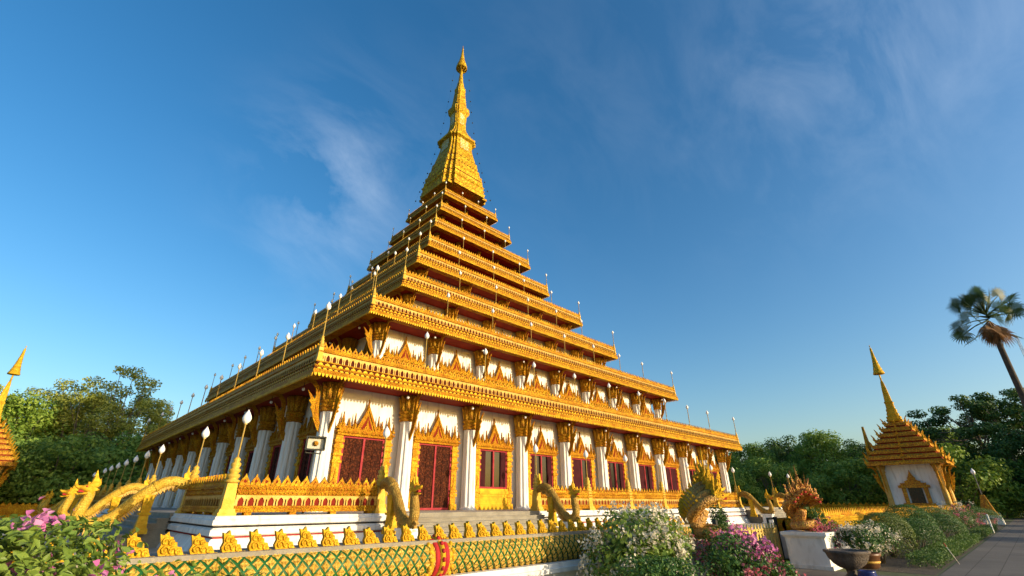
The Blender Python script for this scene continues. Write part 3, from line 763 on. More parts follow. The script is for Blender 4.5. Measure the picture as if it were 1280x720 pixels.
# ------------------------------------------------------------------ naga stair rails (local: outward = -y, side = x)
def head_into(mb, T, s=1.0, mi=0, mred=1):
    """dragon head looking along -y, neck joint at origin"""
    rings = []
    for y, wx, zc, hz in ((.16, .10, -.05, .12), (.04, .15, .0, .17), (-.10, .15, .03, .15), (-.22, .10, .05, .09), (-.34, .08, .07, .07), (-.42, .05, .11, .05), (-.46, .015, .13, .02)):
        rings.append([(wx * s * cos(2 * pi * j / 10), y * s, (zc + hz * sin(2 * pi * j / 10)) * s) for j in range(10)])
    mb.loft(rings[::-1], mi, True, T, True)
    rings = []
    for y, wx, zc, hz in ((-.02, .12, -.12, .06), (-.16, .09, -.15, .04), (-.30, .06, -.17, .03), (-.38, .02, -.15, .015)):
        rings.append([(wx * s * cos(2 * pi * j / 8), y * s, (zc + hz * sin(2 * pi * j / 8)) * s) for j in range(8)])
    mb.loft(rings[::-1], mi, True, T, True)
    mb.box(-.06 * s, .06 * s, -.30 * s, -.02 * s, -.10 * s, -.02 * s, mred, T)
    for sx in (-1, 1): mb.ball((sx * .12 * s, -.10 * s, .09 * s), .035 * s, 5, mred, T)
    # crest flames rising behind the brow
    for dx, h, lean in ((0, .62, 0), (-.08, .40, -.10), (.08, .40, .10)):
        P = [(-.16, .02), (-.06, .10), (-.10, .30), (-.02, .26), (.02, .55), (.06, 1.0), (.14, .62), (.22, .40), (.24, .50), (.30, .22), (.24, .0)]
        Tm = T @ Matrix.Translation((dx * s, 0, .08 * s)) @ Matrix(((0, -1, 0, 0), (1, 0, 0, 0), (0, 0, 1, 0), (0, 0, 0, 1)))
        mb.prism([(a * s, b * h * s) for a, b in P], .06 * s, mi, Tm)
    P = [(.02, -.1), (.18, -.22), (.14, -.08), (.30, -.02), (.20, .06), (.06, .1)]
    for sx in (-1, 1):
        Tm = T @ Matrix.Translation((sx * .13 * s, 0, 0)) @ Matrix(((0, -1, 0, 0), (1, 0, 0, 0), (0, 0, 1, 0), (0, 0, 0, 1)))
        mb.prism([(a * s, b * s) for a, b in P], .04 * s, mi, Tm)
def smooth_path(P, n):
    P = [Vector(p) for p in P]; out_ = []
    for i in range(len(P) - 1):
        p0, p1, p2, p3 = P[max(i - 1, 0)], P[i], P[i + 1], P[min(i + 2, len(P) - 1)]
        for j in range(n):
            t = j / n
            out_.append(.5 * ((2 * p1) + (p2 - p0) * t + (2 * p0 - 5 * p1 + 4 * p2 - p3) * t * t + (3 * p1 - p0 - 3 * p2 + p3) * t ** 3))
    out_.append(P[-1]); return out_
def naga_set(kd, R_, m_body, hs, z_off=0.0):
    key = [(.02, 2.62), (.10, 2.42), (.38, 2.56), (.75, 2.50), (1.15, 2.15), (1.5, 1.70), (1.85, 1.22), (2.2, .98), (2.55, 1.0), (2.74, 1.28), (2.68, 1.68), (2.62, 2.0), (2.66, 2.14)]
    path = smooth_path([(0, -d * kd, z) for d, z in key], 4)
    n = len(path)
    body = MB()
    rad = []
    for i in range(n):
        t = i / (n - 1)
        rad.append(R_ * (.55 + .45 * min(1, t / .12)) * (1 if t < .8 else 1 - .35 * (t - .8) / .2))
    body.tube(path, rad, 12)
    # bands round the body
    for t in (.3, .55):
        i = int(t * n); p, d = path[i], (path[i + 1] - path[i - 1]).normalized()
        body.tube([p - d * .07, p - d * .05, p + d * .05, p + d * .07], [rad[i] * 1.02, rad[i] * 1.14, rad[i] * 1.14, rad[i] * 1.02], 12)
    # tail flame at the post
    tail = MB()
    Tm = Matrix.Translation((0, -.05 * kd, 2.48)) @ Matrix(((0, 1, 0, 0), (-1, 0, 0, 0), (0, 0, 1, 0), (0, 0, 0, 1)))
    tail.prism([(a * .36, b * .78) for a, b in ((-.35, -.1), (-.5, .15), (-.1, .12), (-.3, .38), (.02, .34), (-.1, .62), (.1, .58), (.28, 1.0), (.38, .6), (.6, .5), (.55, .3), (.85, .2), (.8, -.05), (.4, -.2))], .12, 0, Tm)
    # hanging fringe of leaf teeth under the body, standing proud on both sides
    fr = MB()
    for i in range(6, int(.72 * n)):
        for u in (0.0, .5):
            p = path[i].lerp(path[i + 1], u); d = (path[i + 1] - path[i]).normalized()
            nrm = Vector((0, d.z, -d.y)); nrm = nrm if nrm.z < 0 else -nrm
            a = p + nrm * R_ * .86; L2 = (path[i + 1] - path[i]).length * .24
            q = [a - d * L2, a + d * L2, a + d * L2 * .8 + nrm * .10 * R_ / .2, a + nrm * .21 * R_ / .2, a - d * L2 * .8 + nrm * .10 * R_ / .2]
            v = [(sx, w_.y, w_.z) for sx in (-.07, .07) for w_ in q]
            fr.add(v, [(0, 1, 2, 3, 4), (9, 8, 7, 6, 5)] + [(j, j + 5, (j + 1) % 5 + 5, (j + 1) % 5) for j in range(5)], 0)
    line = [path[i] + (lambda d: (Vector((0, d.z, -d.y)) if Vector((0, d.z, -d.y)).z < 0 else -Vector((0, d.z, -d.y))))((path[i + 1] - path[i]).normalized()) * R_ * .98 for i in range(6, int(.72 * n))]
    fr.tube(line, .045, 6, 0)
    hd = MB()
    head_into(hd, Matrix.Translation(path[-1] + Vector((0, -.02, .06))), hs)
    pl = MB()
    yb = -2.3 * kd
    pl.box(-R_ * 1.2, R_ * 1.2, yb - .42, yb + .42, 0, .76); pl.box(-R_ * 1.35, R_ * 1.35, yb - .5, yb + .5, .70, .80); pl.box(-R_ * 1.4, R_ * 1.4, yb - .52, yb + .52, 0, .12)
    ck = MB()
    y_ = -1.05 * kd
    ck.frustum(0, y_, .26, .55, .24, .75); ck.frustum(0, y_, .20, .75, .15, 1.25); ck.frustum(0, y_, .2, 1.25, .22, 1.34); ck.frustum(0, y_, .15, 1.34, .2, 2.02)
    return [("body", body.mesh("naga_body", m_body)), ("tail_flame", tail.mesh("tail_flame", M['gold_bright'])), ("fringe", fr.mesh("fringe", M['gold_pale'])), ("head", hd.mesh("naga_head", [M['gold_bright'], M['red']])), ] + ([] if kd > 1 else [("pedestal", pl.mesh("pedestal", M['white']))]) + [("support", ck.mesh("support", M['gold_bright']))]
SMALL = naga_set(1.0, .20, M['naga_bronze'], 1.0)
BIG = naga_set(1.25, .215, M['naga'], 1.05)
def naga_rail(q, x, label, big):
    r_ = tag(put("naga_stair_rail", None, None, RZ(-q * pi / 2) @ Vector((x, -TE - .12, 0)), -q * pi / 2), label, "naga rail", "naga serpents railing the steps")
    for nm, me in (BIG if big else SMALL): put(nm, me, r_)
naga_rail(0, -GAP1, "dark bronze naga snake rail curling down left of the front steps", False)
naga_rail(0, -GAP0, "dark bronze naga snake rail curling down right of the front steps", False)
naga_rail(0, GAP0, "small naga rail left of the far front steps, near the temple's right end", False)
naga_rail(0, GAP1, "small naga rail right of the far front steps", False)
naga_rail(1, GAP1, "big golden naga rail nearest the corner on the left face, arching down", True)
naga_rail(1, GAP0, "second big golden naga rail on the left face, head raised", True)
naga_rail(1, -GAP0, "third golden naga rail on the left face, behind two bigger ones", True)
naga_rail(1, -GAP1, "farthest golden naga rail on the left face, smallest looking", True)

# ------------------------------------------------------------------ outer naga wall
YB = -44.78
def naga_wall(x0, x1, label, fine):
    root = thing("naga_wall", label, "wall", ((x0 + x1) / 2, YB, 0), 0, "low boundary walls shaped as nagas")
    h = (x1 - x0) / 2
    pl = MB()
    pl.box(-h, h, -.20, .36, 0, .74); pl.box(-h, h, -.28, .42, .74, .80); pl.box(-h, h, -.24, .38, .80, .865); pl.box(-h, h, -.26, .40, 0, .14)
    build("plinth", pl, M['white_old'], root)
    bd = MB()
    zc, R_ = 1.055, .205
    bd.tube([(-h, 0, zc), (h, 0, zc)], R_, 20, 0)
    build("serpent_body", bd, M['green_tile'] if fine else M['gold'], root)
    lg = MB(); lg.box(-h, h, -.13, .34, 1.225, 1.268); lg.box(-h, h, .1, .34, .865, 1.225)
    build("capping", lg, M['step'] if fine else M['gold'], root)
    return root, h, zc, R_
root, h, zc, R_ = naga_wall(-39.5, -24.75, "low green and gold scaled naga wall along the flower bed in front", True)
sc = MB()
pitch = .124
rows = 8
for i in range(int(2 * h / pitch)):
    for rw in range(rows):
        a = -2.05 + (rw) * 2.5 / (rows - 1) - .25            # angle round the body, front faces -y
        x = -h + (i + (.5 if rw % 2 else 0)) * pitch
        if abs(x + 31.42 - (-39.5 - 24.75) / 2 - 0) < .001: continue
        ang = -pi / 2 + (rw - (rows - 1) / 2) * .235 - .02
        # centre on cylinder: y = R cos, z = R sin with ang measured in the y-z plane, front = -y
        th = pi + (rw - (rows - 1) / 2) * .36
        cy, cz_ = R_ * cos(th), zc - R_ * sin(th)
        ny, nz_ = cos(th), -sin(th)
        ty, tz = -nz_, ny
        A, B = pitch * .41, .36 * R_ * .78
        ctr = np.array([x, cy, cz_])
        def P(u, v_, o_): return (x + u * A, cy + ty * v_ * B + ny * o_, cz_ + tz * v_ * B + nz_ * o_)
        o1 = [P(1, 0, .002), P(.47, .47, .006), P(0, 1, .002), P(-.47, .47, .006), P(-1, 0, .002), P(-.47, -.47, .006), P(0, -1, .002), P(.47, -.47, .006)]
        o2 = [P(.62, 0, .012), P(.33, .33, .02), P(0, .62, .012), P(-.33, .33, .02), P(-.62, 0, .012), P(-.33, -.33, .02), P(0, -.62, .012), P(.33, -.33, .02)]
        v = o1 + o2 + [P(0, 0, .006)]
        sc.add(v, [(j, (j + 1) % 8, (j + 1) % 8 + 8, j + 8) for j in range(8)] + [(j + 8, (j + 1) % 8 + 8, 16) for j in range(8)], 0)
build("flower_scale", sc, M['scale_gold'], root)['kind'] = 'stuff'
rx = -31.65 - root.location.x
rg = MB()
for dx, rr, mi in ((-.14, 1.06, 0), (-.075, 1.12, 1), (0, 1.2, 0), (.075, 1.12, 1), (.14, 1.06, 0)):
    rg.tube([(rx + dx - .035, 0, zc), (rx + dx - .03, 0, zc), (rx + dx + .03, 0, zc), (rx + dx + .035, 0, zc)], [R_ * .98, R_ * rr, R_ * rr, R_ * .98], 20, mi)
for j in range(16):
    th = 2 * pi * j / 16
    rg.ball((rx, cos(th) * R_ * 1.22, zc + sin(th) * R_ * 1.22), .028, 5, 1)
for sx in (-1, 1):
    for j in range(14):
        th = 2 * pi * j / 14; T = Matrix.Translation((rx + sx * .175, cos(th) * R_ * 1.01, zc + sin(th) * R_ * 1.01))
        rg.ball((0, 0, 0), .035, 4, 0, T)
build("collar", rg, [M['gold_bright'], M['red']], root)
# scrolled flame ornaments standing on the capping
om = MB()
om.prism([(-.10, 0), (-.125, .05), (-.105, .10), (-.138, .195), (-.095, .182), (-.062, .215), (-.04, .17), (-.005, .165), (.008, .118), (.045, .12), (.055, .078), (.095, .075), (.13, .015), (.12, 0)], .05, 0)
for cx, cz_, r_ in ((-.058, .052, .043), (-.072, .128, .034), (.012, .045, .036), (.07, .032, .026), (-.012, .115, .024)):
    om.tube([(cx + cos(t * .55) * r_ * (1 - t / 16), -.030, cz_ + sin(t * .55) * r_ * (1 - t / 16)) for t in range(15)], [.014] * 15, 5, 0)
    om.ball((cx, -.028, cz_), r_ * .42, 5, 0)
om = om.mesh("flame_ornament", M['gold_orn'])
x = -35.6
while x < -25.0:
    rr = random.Random(int(x * 100))
    put("flame_ornament", om, root, (x - root.location.x, -.02, 1.262), rr.uniform(-.12, .12), (rr.uniform(.74, .84), 1, rr.uniform(.84, .98))); x += .252
root2, h2, _, _ = naga_wall(-18.0, 40.0, "long golden naga wall running right from the gate towards the pavilion", False)
cr = MB(); crest_row(cr, 2 * h2, .30, .30, 0, 1.262, None, .06, False)
build("crest", cr, M['gold'], root2)
sc = MB(); 
for k_ in range(4): teeth_row(sc, 2 * h2, .2, .1, -R_ + .005 + .02 * abs(k_ - 1.5), 1.22 - k_ * .09, None, .05)
build("scale_rows", sc, M['gold_plain'], root2)
wb = MB(); wb.box(-41, 41, -.2, .2, 0, .5); wb.box(-41, 41, -.3, .3, .5, .7); wb.box(-41, 41, -.22, .22, .7, 1.3); wb.box(-41, 41, -.3, .3, 1.3, 1.4)
crest_row(wb, 82, .6, .4, 0, 1.4, None, .1, False)
tag(build("far_boundary_wall", wb, M['gold'], loc=(0, 41, 0)), "pale gold boundary wall with a toothed crest below the trees on the left", "wall")
wb = MB(); wb.box(-.2, .2, -40, 41, 0, .5); wb.box(-.3, .3, -40, 41, .5, .7); wb.box(-.22, .22, -40, 41, .7, 1.3); wb.box(-.3, .3, -40, 41, 1.3, 1.4)
for k_ in range(1): crest_row(wb, 80, .6, .4, 0, 1.4, RZ(pi / 2), .1, False)
tag(build("side_boundary_wall", wb, M['gold'], loc=(41, 0, 0)), "toothed gold boundary wall behind the far naga stairs on the right", "wall")

# ------------------------------------------------------------------ gate, pier and hydra statues
gate = thing("metal_gate", "low gold-painted metal bar gate with spear tips between the naga heads", "gate", (-20.2, -44.4, 0))
for sx in (-1, 1):
    g = MB(); x0, x1 = sorted((sx * .04, sx * 2.15))
    for z in (.08, .22, .86, .95): g.box(x0, x1, -.02, .02, z, z + .05)
    n = 9
    for i in range(n):
        x = x0 + (i + .5) * (x1 - x0) / n
        g.box(x - .055, x + .055, -.035, .03, .05, 1.0); g.prism([(x - .05, 1.0), (x, 1.14), (x + .05, 1.0)], .03)
    g.box(x0, x0 + .05, -.03, .03, .03, 1.06); g.box(x1 - .05, x1, -.03, .03, .03, 1.06)
    build("gate_leaf", g, M['pole_metal'], gate)
for x in (2.22, -2.22):
    g = MB(); g.box(x - .05, x + .05, -.05, .05, 0, 1.3)
    if x > 0: g.box(1.75, 2.22, .05, .10, 1.22, 1.28); g.box(1.72, 1.78, .05, .10, 0, 1.28)
    build("gate_post", g, M['black_metal'], gate)
for x, y, lab in ((-18.55, -45.42, "white rendered pier under the fan of naga heads, right of the gate"), (-24.45, -45.0, "white pier hidden in flowers under the dark naga, left of the gate")):
    p = MB()
    p.box(-.42, .42, -.52, .52, .10, .80); p.box(-.48, .48, -.58, .58, 0, .10); p.box(-.46, .46, -.56, .56, .80, .84); p.box(-.50, .50, -.60, .60, .84, .93)
    tag(build("gate_pier", p, M['white_old'], loc=(x, y, 0)), lab, "pier", "white piers beside the gate")
def hydra(loc, rz, label, m_scale, m_crest, s):
    """many-headed naga facing local -y, coil on the pier"""
    root = thing("naga_statue", label, "statue", loc, rz, "many-headed nagas at the gate", s)
    base = MB()
    base.tube([(.34 * cos(t * .42), .05 + .34 * sin(t * .42), .12 + .012 * t) for t in range(22)], [.13] * 20 + [.1, .05], 9)
    base.tube(smooth_path([(.0, .35, .22), (0, .28, .38), (0, .10, .55), (0, 0, .75)], 4), [.2] * 8 + [.18] * 5, 10)
    build("coil", base, m_scale, root)
    hood = MB(); belly = MB(); hd = MB(); crest = MB()
    N = 7
    for i in range(N):
        a = (i - (N - 1) / 2) * .27
        rr = 1.0 - .08 * abs(i - 3)
        P = [(0, .16, .15), (.10 * sin(a), .40, .48), (.50 * sin(a), .36, .58 + .32 * cos(a) * rr), (.70 * sin(a), .10, .62 + .62 * cos(a) * rr), (.74 * sin(a), -.26, .68 + .70 * cos(a) * rr)]
        pa = smooth_path(P, 4)
        hood.tube(pa, [.085 + .035 * sin(pi * j / len(pa)) for j in range(len(pa))], 8)
        for j in range(2, len(pa) - 1):
            p = pa[j]
            belly.tube([(p.x - .075, p.y - .085, p.z), (p.x, p.y - .125, p.z), (p.x + .075, p.y - .085, p.z)], .022, 5, j % 2)
        belly.tube([(p.x, p.y - .085, p.z - .02) for p in pa[2:]], .075, 6, 2)
        T = Matrix.Translation(pa[-1]) @ Matrix.Rotation(a * .35, 4, 'Y')
        head_into(hd, T, .62)
        hgt = (.42 + .46 * cos(a * 1.6)) * rr
        rj = random.Random(i * 7 + int(s * 100))
        for k_ in range(9):
            hh = hgt * rj.uniform(.35, .8) if k_ else hgt
            T2 = T @ Matrix.Translation((rj.uniform(-.12, .12) if k_ else 0, rj.uniform(-.02, .20), .05 + (rj.uniform(0, .3) * hgt if k_ else 0))) @ Matrix.Rotation(rj.uniform(-.5, .5) if k_ else 0, 4, 'Y') @ Matrix.Rotation(rj.uniform(0, 3), 4, 'Z')
            crest.prism([(u, b) for u, b in flame(.075 if k_ else .09, hh * (.55 if k_ else 1))], .035, 0, T2)
        for zz in np.arange(.08, hgt * .8, .10):
            crest.ball((0, .04, zz), .034 * (1.2 - zz / hgt), 4, 0, T)
    # saw-toothed fin down each back
    for i in range(N):
        a = (i - (N - 1) / 2) * .27
        rr = 1.0 - .08 * abs(i - 3)
        for t_ in np.linspace(.15, 1, 7):
            crest.prism([(-.035, 0), (.035, 0), (0, .13)], .05, 0, Matrix.Translation((.62 * sin(a) * t_, .50 - .22 * t_ * t_, .5 + (.12 + .55 * cos(a) * rr) * t_)) @ Matrix.Rotation(a * .8, 4, 'Y') @ Matrix.Rotation(-.9, 4, 'X'))
    build("hood", hood, m_scale, root); build("belly", belly, [M['belly'], M['maroon'], M['naga_red']], root)
    build("head", hd, [m_crest, M['red']], root); build("crest_flame", crest, m_crest, root)
    return root
hydra((-18.62, -45.42, .93), radians(-34), "fan of red and gold naga heads on the white pier right of the gate", M['naga_red'], M['naga_red'], .80)
hydra((-24.4, -45.05, .93), radians(52), "dark bronze many-headed naga with gold crest rising above the white-flowered bush", M['naga_brown'], M['gold_orn'], .86)

# ------------------------------------------------------------------ corner pavilions
def make_pavilion(loc, label):
    root = thing("temple_pavilion", label, "pavilion", loc, 0, "small spired pavilions at the corners of the court")
    b = MB(); b.frustum(0, 0, 3.7, 0, 3.5, .5); b.frustum(0, 0, 3.2, .5, 3.1, 1.0); b.frustum(0, 0, 3.3, 1.0, 3.2, 1.3)
    build("base", b, M['white_old'], root)
    wl = MB(); wl.frustum(0, 0, 2.45, 1.3, 2.3, 5.8)
    build("wall", wl, M['white'], root)
    cm = MB()
    cm.lathe([(.34, 1.3), (.36, 1.5), (.28, 1.6), (.25, 4.9), (.34, 5.0), (.3, 5.2), (.5, 5.75)], 10)
    cm = cm.mesh("pavilion_column", M['gold_pale'])
    bm_ = bracket_mesh(5.7, 3.0, 1.25)
    for sx in (-1, 1):
        for sy in (-1, 1):
            put("column", cm, root, (sx * 2.55, sy * 2.55, 0))
            put("bracket", bm_, root, (sx * 2.55, sy * 2.75, 0), 0 if sy < 0 else pi)
            put("bracket", bm_, root, (sx * 2.75, sy * 2.55, 0), -pi / 2 if sx < 0 else pi / 2)
    # windows with pointed gold surrounds
    wf = MB(); 
    for sx in (-1, 1): xa, xb = sorted((sx * .95, sx * .65)); wf.box(xa, xb, -.3, .2, 1.4, 3.3)
    wf.box(-1.15, 1.15, -.4, .2, 3.3, 3.5); wf.box(-1.15, 1.15, -.35, .2, 1.3, 1.7)
    wf.prism([(a, 3.5 + c) for a, c in flame(1.2, 1.7)], .2, 0, None, -.2)
    wf.prism([(a, 3.5 + c) for a, c in flame(.75, 1.1)], .1, 0, None, -.34)
    wf.v = [v_ * np.array([1.25, 1, 1]) for v_ in wf.v]; wf = wf.mesh("pavilion_window", M['roof_orange'])
    wp = MB(); wp.box(-.65, .65, -.08, .15, 1.7, 3.3); wp = wp.mesh("pavilion_pane", M['dark'])
    for q in range(4):
        o_ = put("window", wf, root, RZ(-q * pi / 2) @ Vector((0, -2.4, 0)), -q * pi / 2); put("pane", wp, o_)
    rf = MB(); cr_ = MB()
    z, a = 5.75, 3.7
    square_band(rf, [(2.2, z + .05), (a - .1, z), (a, z), (a, z + .18)], 0)
    tiers = 8
    for j in range(tiers):
        a2 = 3.7 * (1 - (j + 1) / (tiers + .8)) ** .92 + .25
        square_band(rf, [(a, z + .18), (a - .04, z + .30), (a2 - .12, z + .52)], 0); square_band(rf, [(a2 - .14, z + .40), (a2 - .14, z + .70)], 1); square_band(rf, [(a2 - .2, z + .655), (a2, z + .66), (a2, z + .845)], 0)
        for q in range(4):
            T = RZ(-q * pi / 2)
            crest_row(cr_, 2 * a, .36, .26, -a + .05, z + .16, T, .06, False)
            cr_.prism([(u, z + .2 + c) for u, c in flame(.28, .6)], .12, 0, T, -a + .06)
            Tc = T @ Matrix.Translation((-a + .05, -a + .05, z + .2)) @ Matrix.Rotation(pi / 4, 4, 'Z')
            cr_.prism([(-.10, 0), (-.22, .2), (-.12, .3), (-.3, .75), (.02, .4), (.12, 0)], .1, 0, Tc)
        a = a2; z += .66
    build("tiered_roof", rf, [M['roof_orange'], M['soffit']], root); build("roof_crest", cr_, M['gold'], root)
    gb = MB()
    gb.prism([(-1.7, 0), (-1.75, .25), (-.9, 1.5), (-.3, 3.0), (0, 4.0), (.3, 3.0), (.9, 1.5), (1.75, .25), (1.7, 0)], .25, 0, Matrix.Translation((0, 0, 6.2)), 0)
    gb.prism([(-1.2, .3), (-.6, 1.5), (0, 2.8), (.6, 1.5), (1.2, .3)], .06, 1, Matrix.Translation((0, -.15, 6.2)), 0)
    gm = gb.mesh("gable", [M['gold'], M['green_tile']])
    put("gable", gm, root, (0, 3.55, -.5), pi, (1.2, 1, 1.1)); 
    spn = MB()
    spn.loft([redent(aa, zz) for zz, aa in ((z - .1, .66), (z + .1, .72), (z + .2, .60), (z + .5, .64), (z + .6, .50), (z + .9, .52), (z + 1.0, .44), (z + 1.4, .46), (z + 1.5, .38), (z + 2.1, .35), (z + 2.3, .42), (z + 2.45, .32), (z + 4.0, .22), (z + 5.0, .12))], 0)
    build("spire", spn, M['gold_bright'], root)
    u = MB(); u.lathe([(.11, z + 4.8), (.08, 17.3)], 6)
    zz, rr = 17.0, .64
    for j in range(7):
        u.lathe([(rr * .95, zz), (rr, zz + .05), (rr * .96, zz + .16), (rr * .76, zz + .52)], 12); zz += .5; rr *= .78
    u.lathe([(.09, zz - .1), (.02, 20.7), (.07, 20.8), (.005, 21.0)], 7)
    build("finial_umbrella", u, M['gold_bright'], root)
    return root
pav = make_pavilion((40.2, -41.2, 0), "small white pavilion with tiered orange-gold spire roof at the right, beside clipped bushes")
dup(pav, (-41.2, 38.0, 0), 0, "gold spired pavilion half cut off by the left edge of the photo")

# ------------------------------------------------------------------ vegetation
def leaf_mesh(name, C, N_, size, m, rng, aspect=.5, fold=False, droop=0.0, mats=None, mi=None):
    """one rhombic (or folded) leaf per centre C with normal N_"""
    n = len(C)
    N_ = N_ / np.linalg.norm(N_, axis=1, keepdims=True)
    A = rng.normal(size=(n, 3)); A -= (A * N_).sum(1, keepdims=True) * N_; A /= np.linalg.norm(A, axis=1, keepdims=True)
    A[:, 2] -= droop; A /= np.linalg.norm(A, axis=1, keepdims=True)
    B = np.cross(N_, A); B /= np.linalg.norm(B, axis=1, keepdims=True)
    s = (size * rng.uniform(.65, 1.25, n))[:, None]
    if not fold:
        V = np.stack([C - A * s * .5, C + B * s * aspect * .5 + A * s * .05, C + A * s * .5, C - B * s * aspect * .5 + A * s * .05], 1).reshape(-1, 3)
        F = np.arange(4 * n).reshape(n, 4); per = 4
    else:
        up = N_ * s * aspect * .22
        V = np.stack([C - A * s * .5, C + B * s * aspect * .5 - A * s * .08 + up, C + B * s * aspect * .34 + A * s * .24 + up * .7, C + A * s * .55 - up * .5, C - B * s * aspect * .34 + A * s * .24 + up * .7, C - B * s * aspect * .5 - A * s * .08 + up], 1).reshape(-1, 3)
        b = np.arange(n)[:, None] * 6
        F = np.concatenate([b + np.array([[0, 1, 2, 3]]), b + np.array([[0, 3, 4, 5]])], 1).reshape(-1, 4); per = 6
    me = bpy.data.meshes.new(name)
    me.vertices.add(len(V)); me.vertices.foreach_set('co', V.ravel())
    me.loops.add(F.size); me.loops.foreach_set('vertex_index', F.ravel())
    me.polygons.add(len(F)); me.polygons.foreach_set('loop_start', np.arange(len(F)) * 4)
    if mats is None: me.materials.append(m)
    else:
        for q in mats: me.materials.append(q)
        me.polygons.foreach_set('material_index', np.repeat(mi, len(F) // n).astype(np.int32))
    me.update(calc_edges=True)
    at = me.attributes.new('tint', 'FLOAT', 'POINT')
    at.data.foreach_set('value', np.repeat(rng.uniform(0, 1, n), per).astype(np.float32))
    return me
def cluster_points(centres, radii, counts, rng, flat=.75, shell=.45):
    C = []; N_ = []
    for c, r, k_ in zip(centres, radii, counts):
        d = rng.normal(size=(k_, 3)); d /= np.linalg.norm(d, axis=1, keepdims=True)
        q = (shell + (1 - shell) * rng.uniform(0, 1, k_))[:, None] ** .8
        p = d * q * r * np.array([1, 1, flat])
        C.append(p + c); N_.append(d * .8 + rng.normal(size=(k_, 3)) * .55 + np.array([0, 0, .5]))
    return np.concatenate(C), np.concatenate(N_)
def tree_meshes(seed, H, cr, z0, ncl, rcl, nleaf, size, leafm, shape='oval', trunk_r=.3, flat=.7):
    rng = np.random.default_rng(seed)
    cs = []
    while len(cs) < ncl:
        d = rng.uniform(-1, 1, 3); r2 = np.linalg.norm(d)
        if r2 > 1 or r2 < .35: continue
        if shape == 'umbrella' and d[2] < -.1: continue
        c = np.array([d[0] * cr, d[1] * cr, z0 + (H - z0) * (.5 + .5 * d[2])]) if shape != 'umbrella' else np.array([d[0] * cr, d[1] * cr, z0 + (H - z0) * (.25 + .72 * d[2])])
        if shape == 'oval': c[:2] *= 1.0 - .25 * max(0, d[2])
        cs.append(c)
    radii = rng.uniform(.65, 1.3, ncl) * rcl
    counts = np.maximum(20, (nleaf * radii ** 2 / (radii ** 2).sum()).astype(int))
    C, N_ = cluster_points(cs, radii, counts, rng, flat, .35)
    crown = leaf_mesh("crown", C, N_, size, leafm, rng, .6)
    tb = MB()
    bend = rng.normal(size=2) * .03 * H
    top = np.array([bend[0], bend[1], z0 + (H - z0) * .6])
    P = smooth_path([(0, 0, -.1), (bend[0] * .3, bend[1] * .2, z0 * .5), (bend[0] * .7, bend[1] * .7, z0), tuple(top)], 3)
    tb.tube(P, np.linspace(trunk_r, trunk_r * .25, len(P)), 8)
    for c, r in zip(cs, radii):
        s_ = P[min(len(P) - 1, 4 + int(rng.integers(0, 5)))]
        mid = (np.array(s_) * .5 + c * .5) + np.array([0, 0, -.06 * H + rng.normal() * .2])
        pa = smooth_path([tuple(s_), tuple(mid), tuple(c)], 3)
        tb.tube(pa, np.linspace(trunk_r * .32, .03, len(pa)), 5)
    return crown, tb.mesh("trunk", M['bark'])
def place_tree(kind, tm, loc, rz, sc_, label, group):
    t = thing(kind, label, "tree", loc, rz, group, sc_)
    put("crown", tm[0], t); put("trunk", tm[1], t)
    return t
TA = tree_meshes(1, 22, 7.5, 6, 46, 1.9, 15000, .42, M['leaf_olive'], 'oval', .42)
TA2 = tree_meshes(2, 22, 7.0, 4, 52, 1.8, 16000, .42, M['leaf_olive'], 'oval', .4)
TB = tree_meshes(3, 14, 6.5, 2.5, 60, 1.9, 17000, .42, M['leaf_dark'], 'oval', .4)
TB2 = tree_meshes(4, 13, 6.2, 1.5, 64, 1.8, 17000, .40, M['leaf_mid'], 'oval', .38)
TU = tree_meshes(5, 16, 8.0, 8.5, 44, 1.5, 12000, .36, M['leaf_dark'], 'umbrella', .4, .45)
SH2 = tree_meshes(8, 7, 5.5, .2, 46, 1.6, 13000, .36, M['leaf_sunny'], 'oval', .25)
SH = tree_meshes(6, 7, 5.5, .2, 46, 1.6, 13000, .36, M['leaf_mid'], 'oval', .25)
cx0, cy0 = cam.location.x, cam.location.y
def polar(az, d): return (cx0 + d * sin(radians(az)), cy0 + d * cos(radians(az)), 0)
GL, GR = "trees beyond the left boundary wall", "dark trees beyond the right side of the court"
left = [(-5.2, 118, TA2, 20.5, "olive tree behind the left pavilion spire"), (-2.3, 112, TB2, 17.5, "rounded tree just right of the left pavilion spire"), (0.2, 122, TA, 23.0, "tall olive tree in the middle of the left tree line"),
        (2.0, 112, TA2, 20.0, "leafy olive tree behind the lamps of the left balustrade"), (4.0, 118, TA, 26.0, "tallest olive tree of the left group, with an open crown"), (6.2, 124, TA2, 22.5, "airy tree nearest the temple on the left, crown leaning out"), (8.6, 128, TB2, 13.0, "low tree just showing beside the left eave tip")]
for i_, (az, d, tm, H, lab) in enumerate(left):
    H0 = {id(TA): 22, id(TA2): 22, id(TB): 14, id(TB2): 13, id(TU): 16}[id(tm)]
    place_tree("broadleaf_tree", tm, polar(az, d), i_ * 1.7, H / H0, lab, GL)
for i_, (az, d, H, lab) in enumerate([(-3.6, 100, 11, "dark rounded bush tree beneath the left pavilion roof"), (-.6, 98, 9.5, "low bushy tree above the far gold wall"), (1.9, 99, 11, "low green tree behind the big naga heads"), (4.2, 98, 10, "low green tree behind the row of left lamps"), (6.6, 99, 11.5, "bushy tree between the lamps and the left eave"), (9.3, 104, 9, "low tree half behind the left temple face")]):
    place_tree("bushy_tree", SH2, polar(az, d), i_ * 2.3, H / 7, lab, GL)
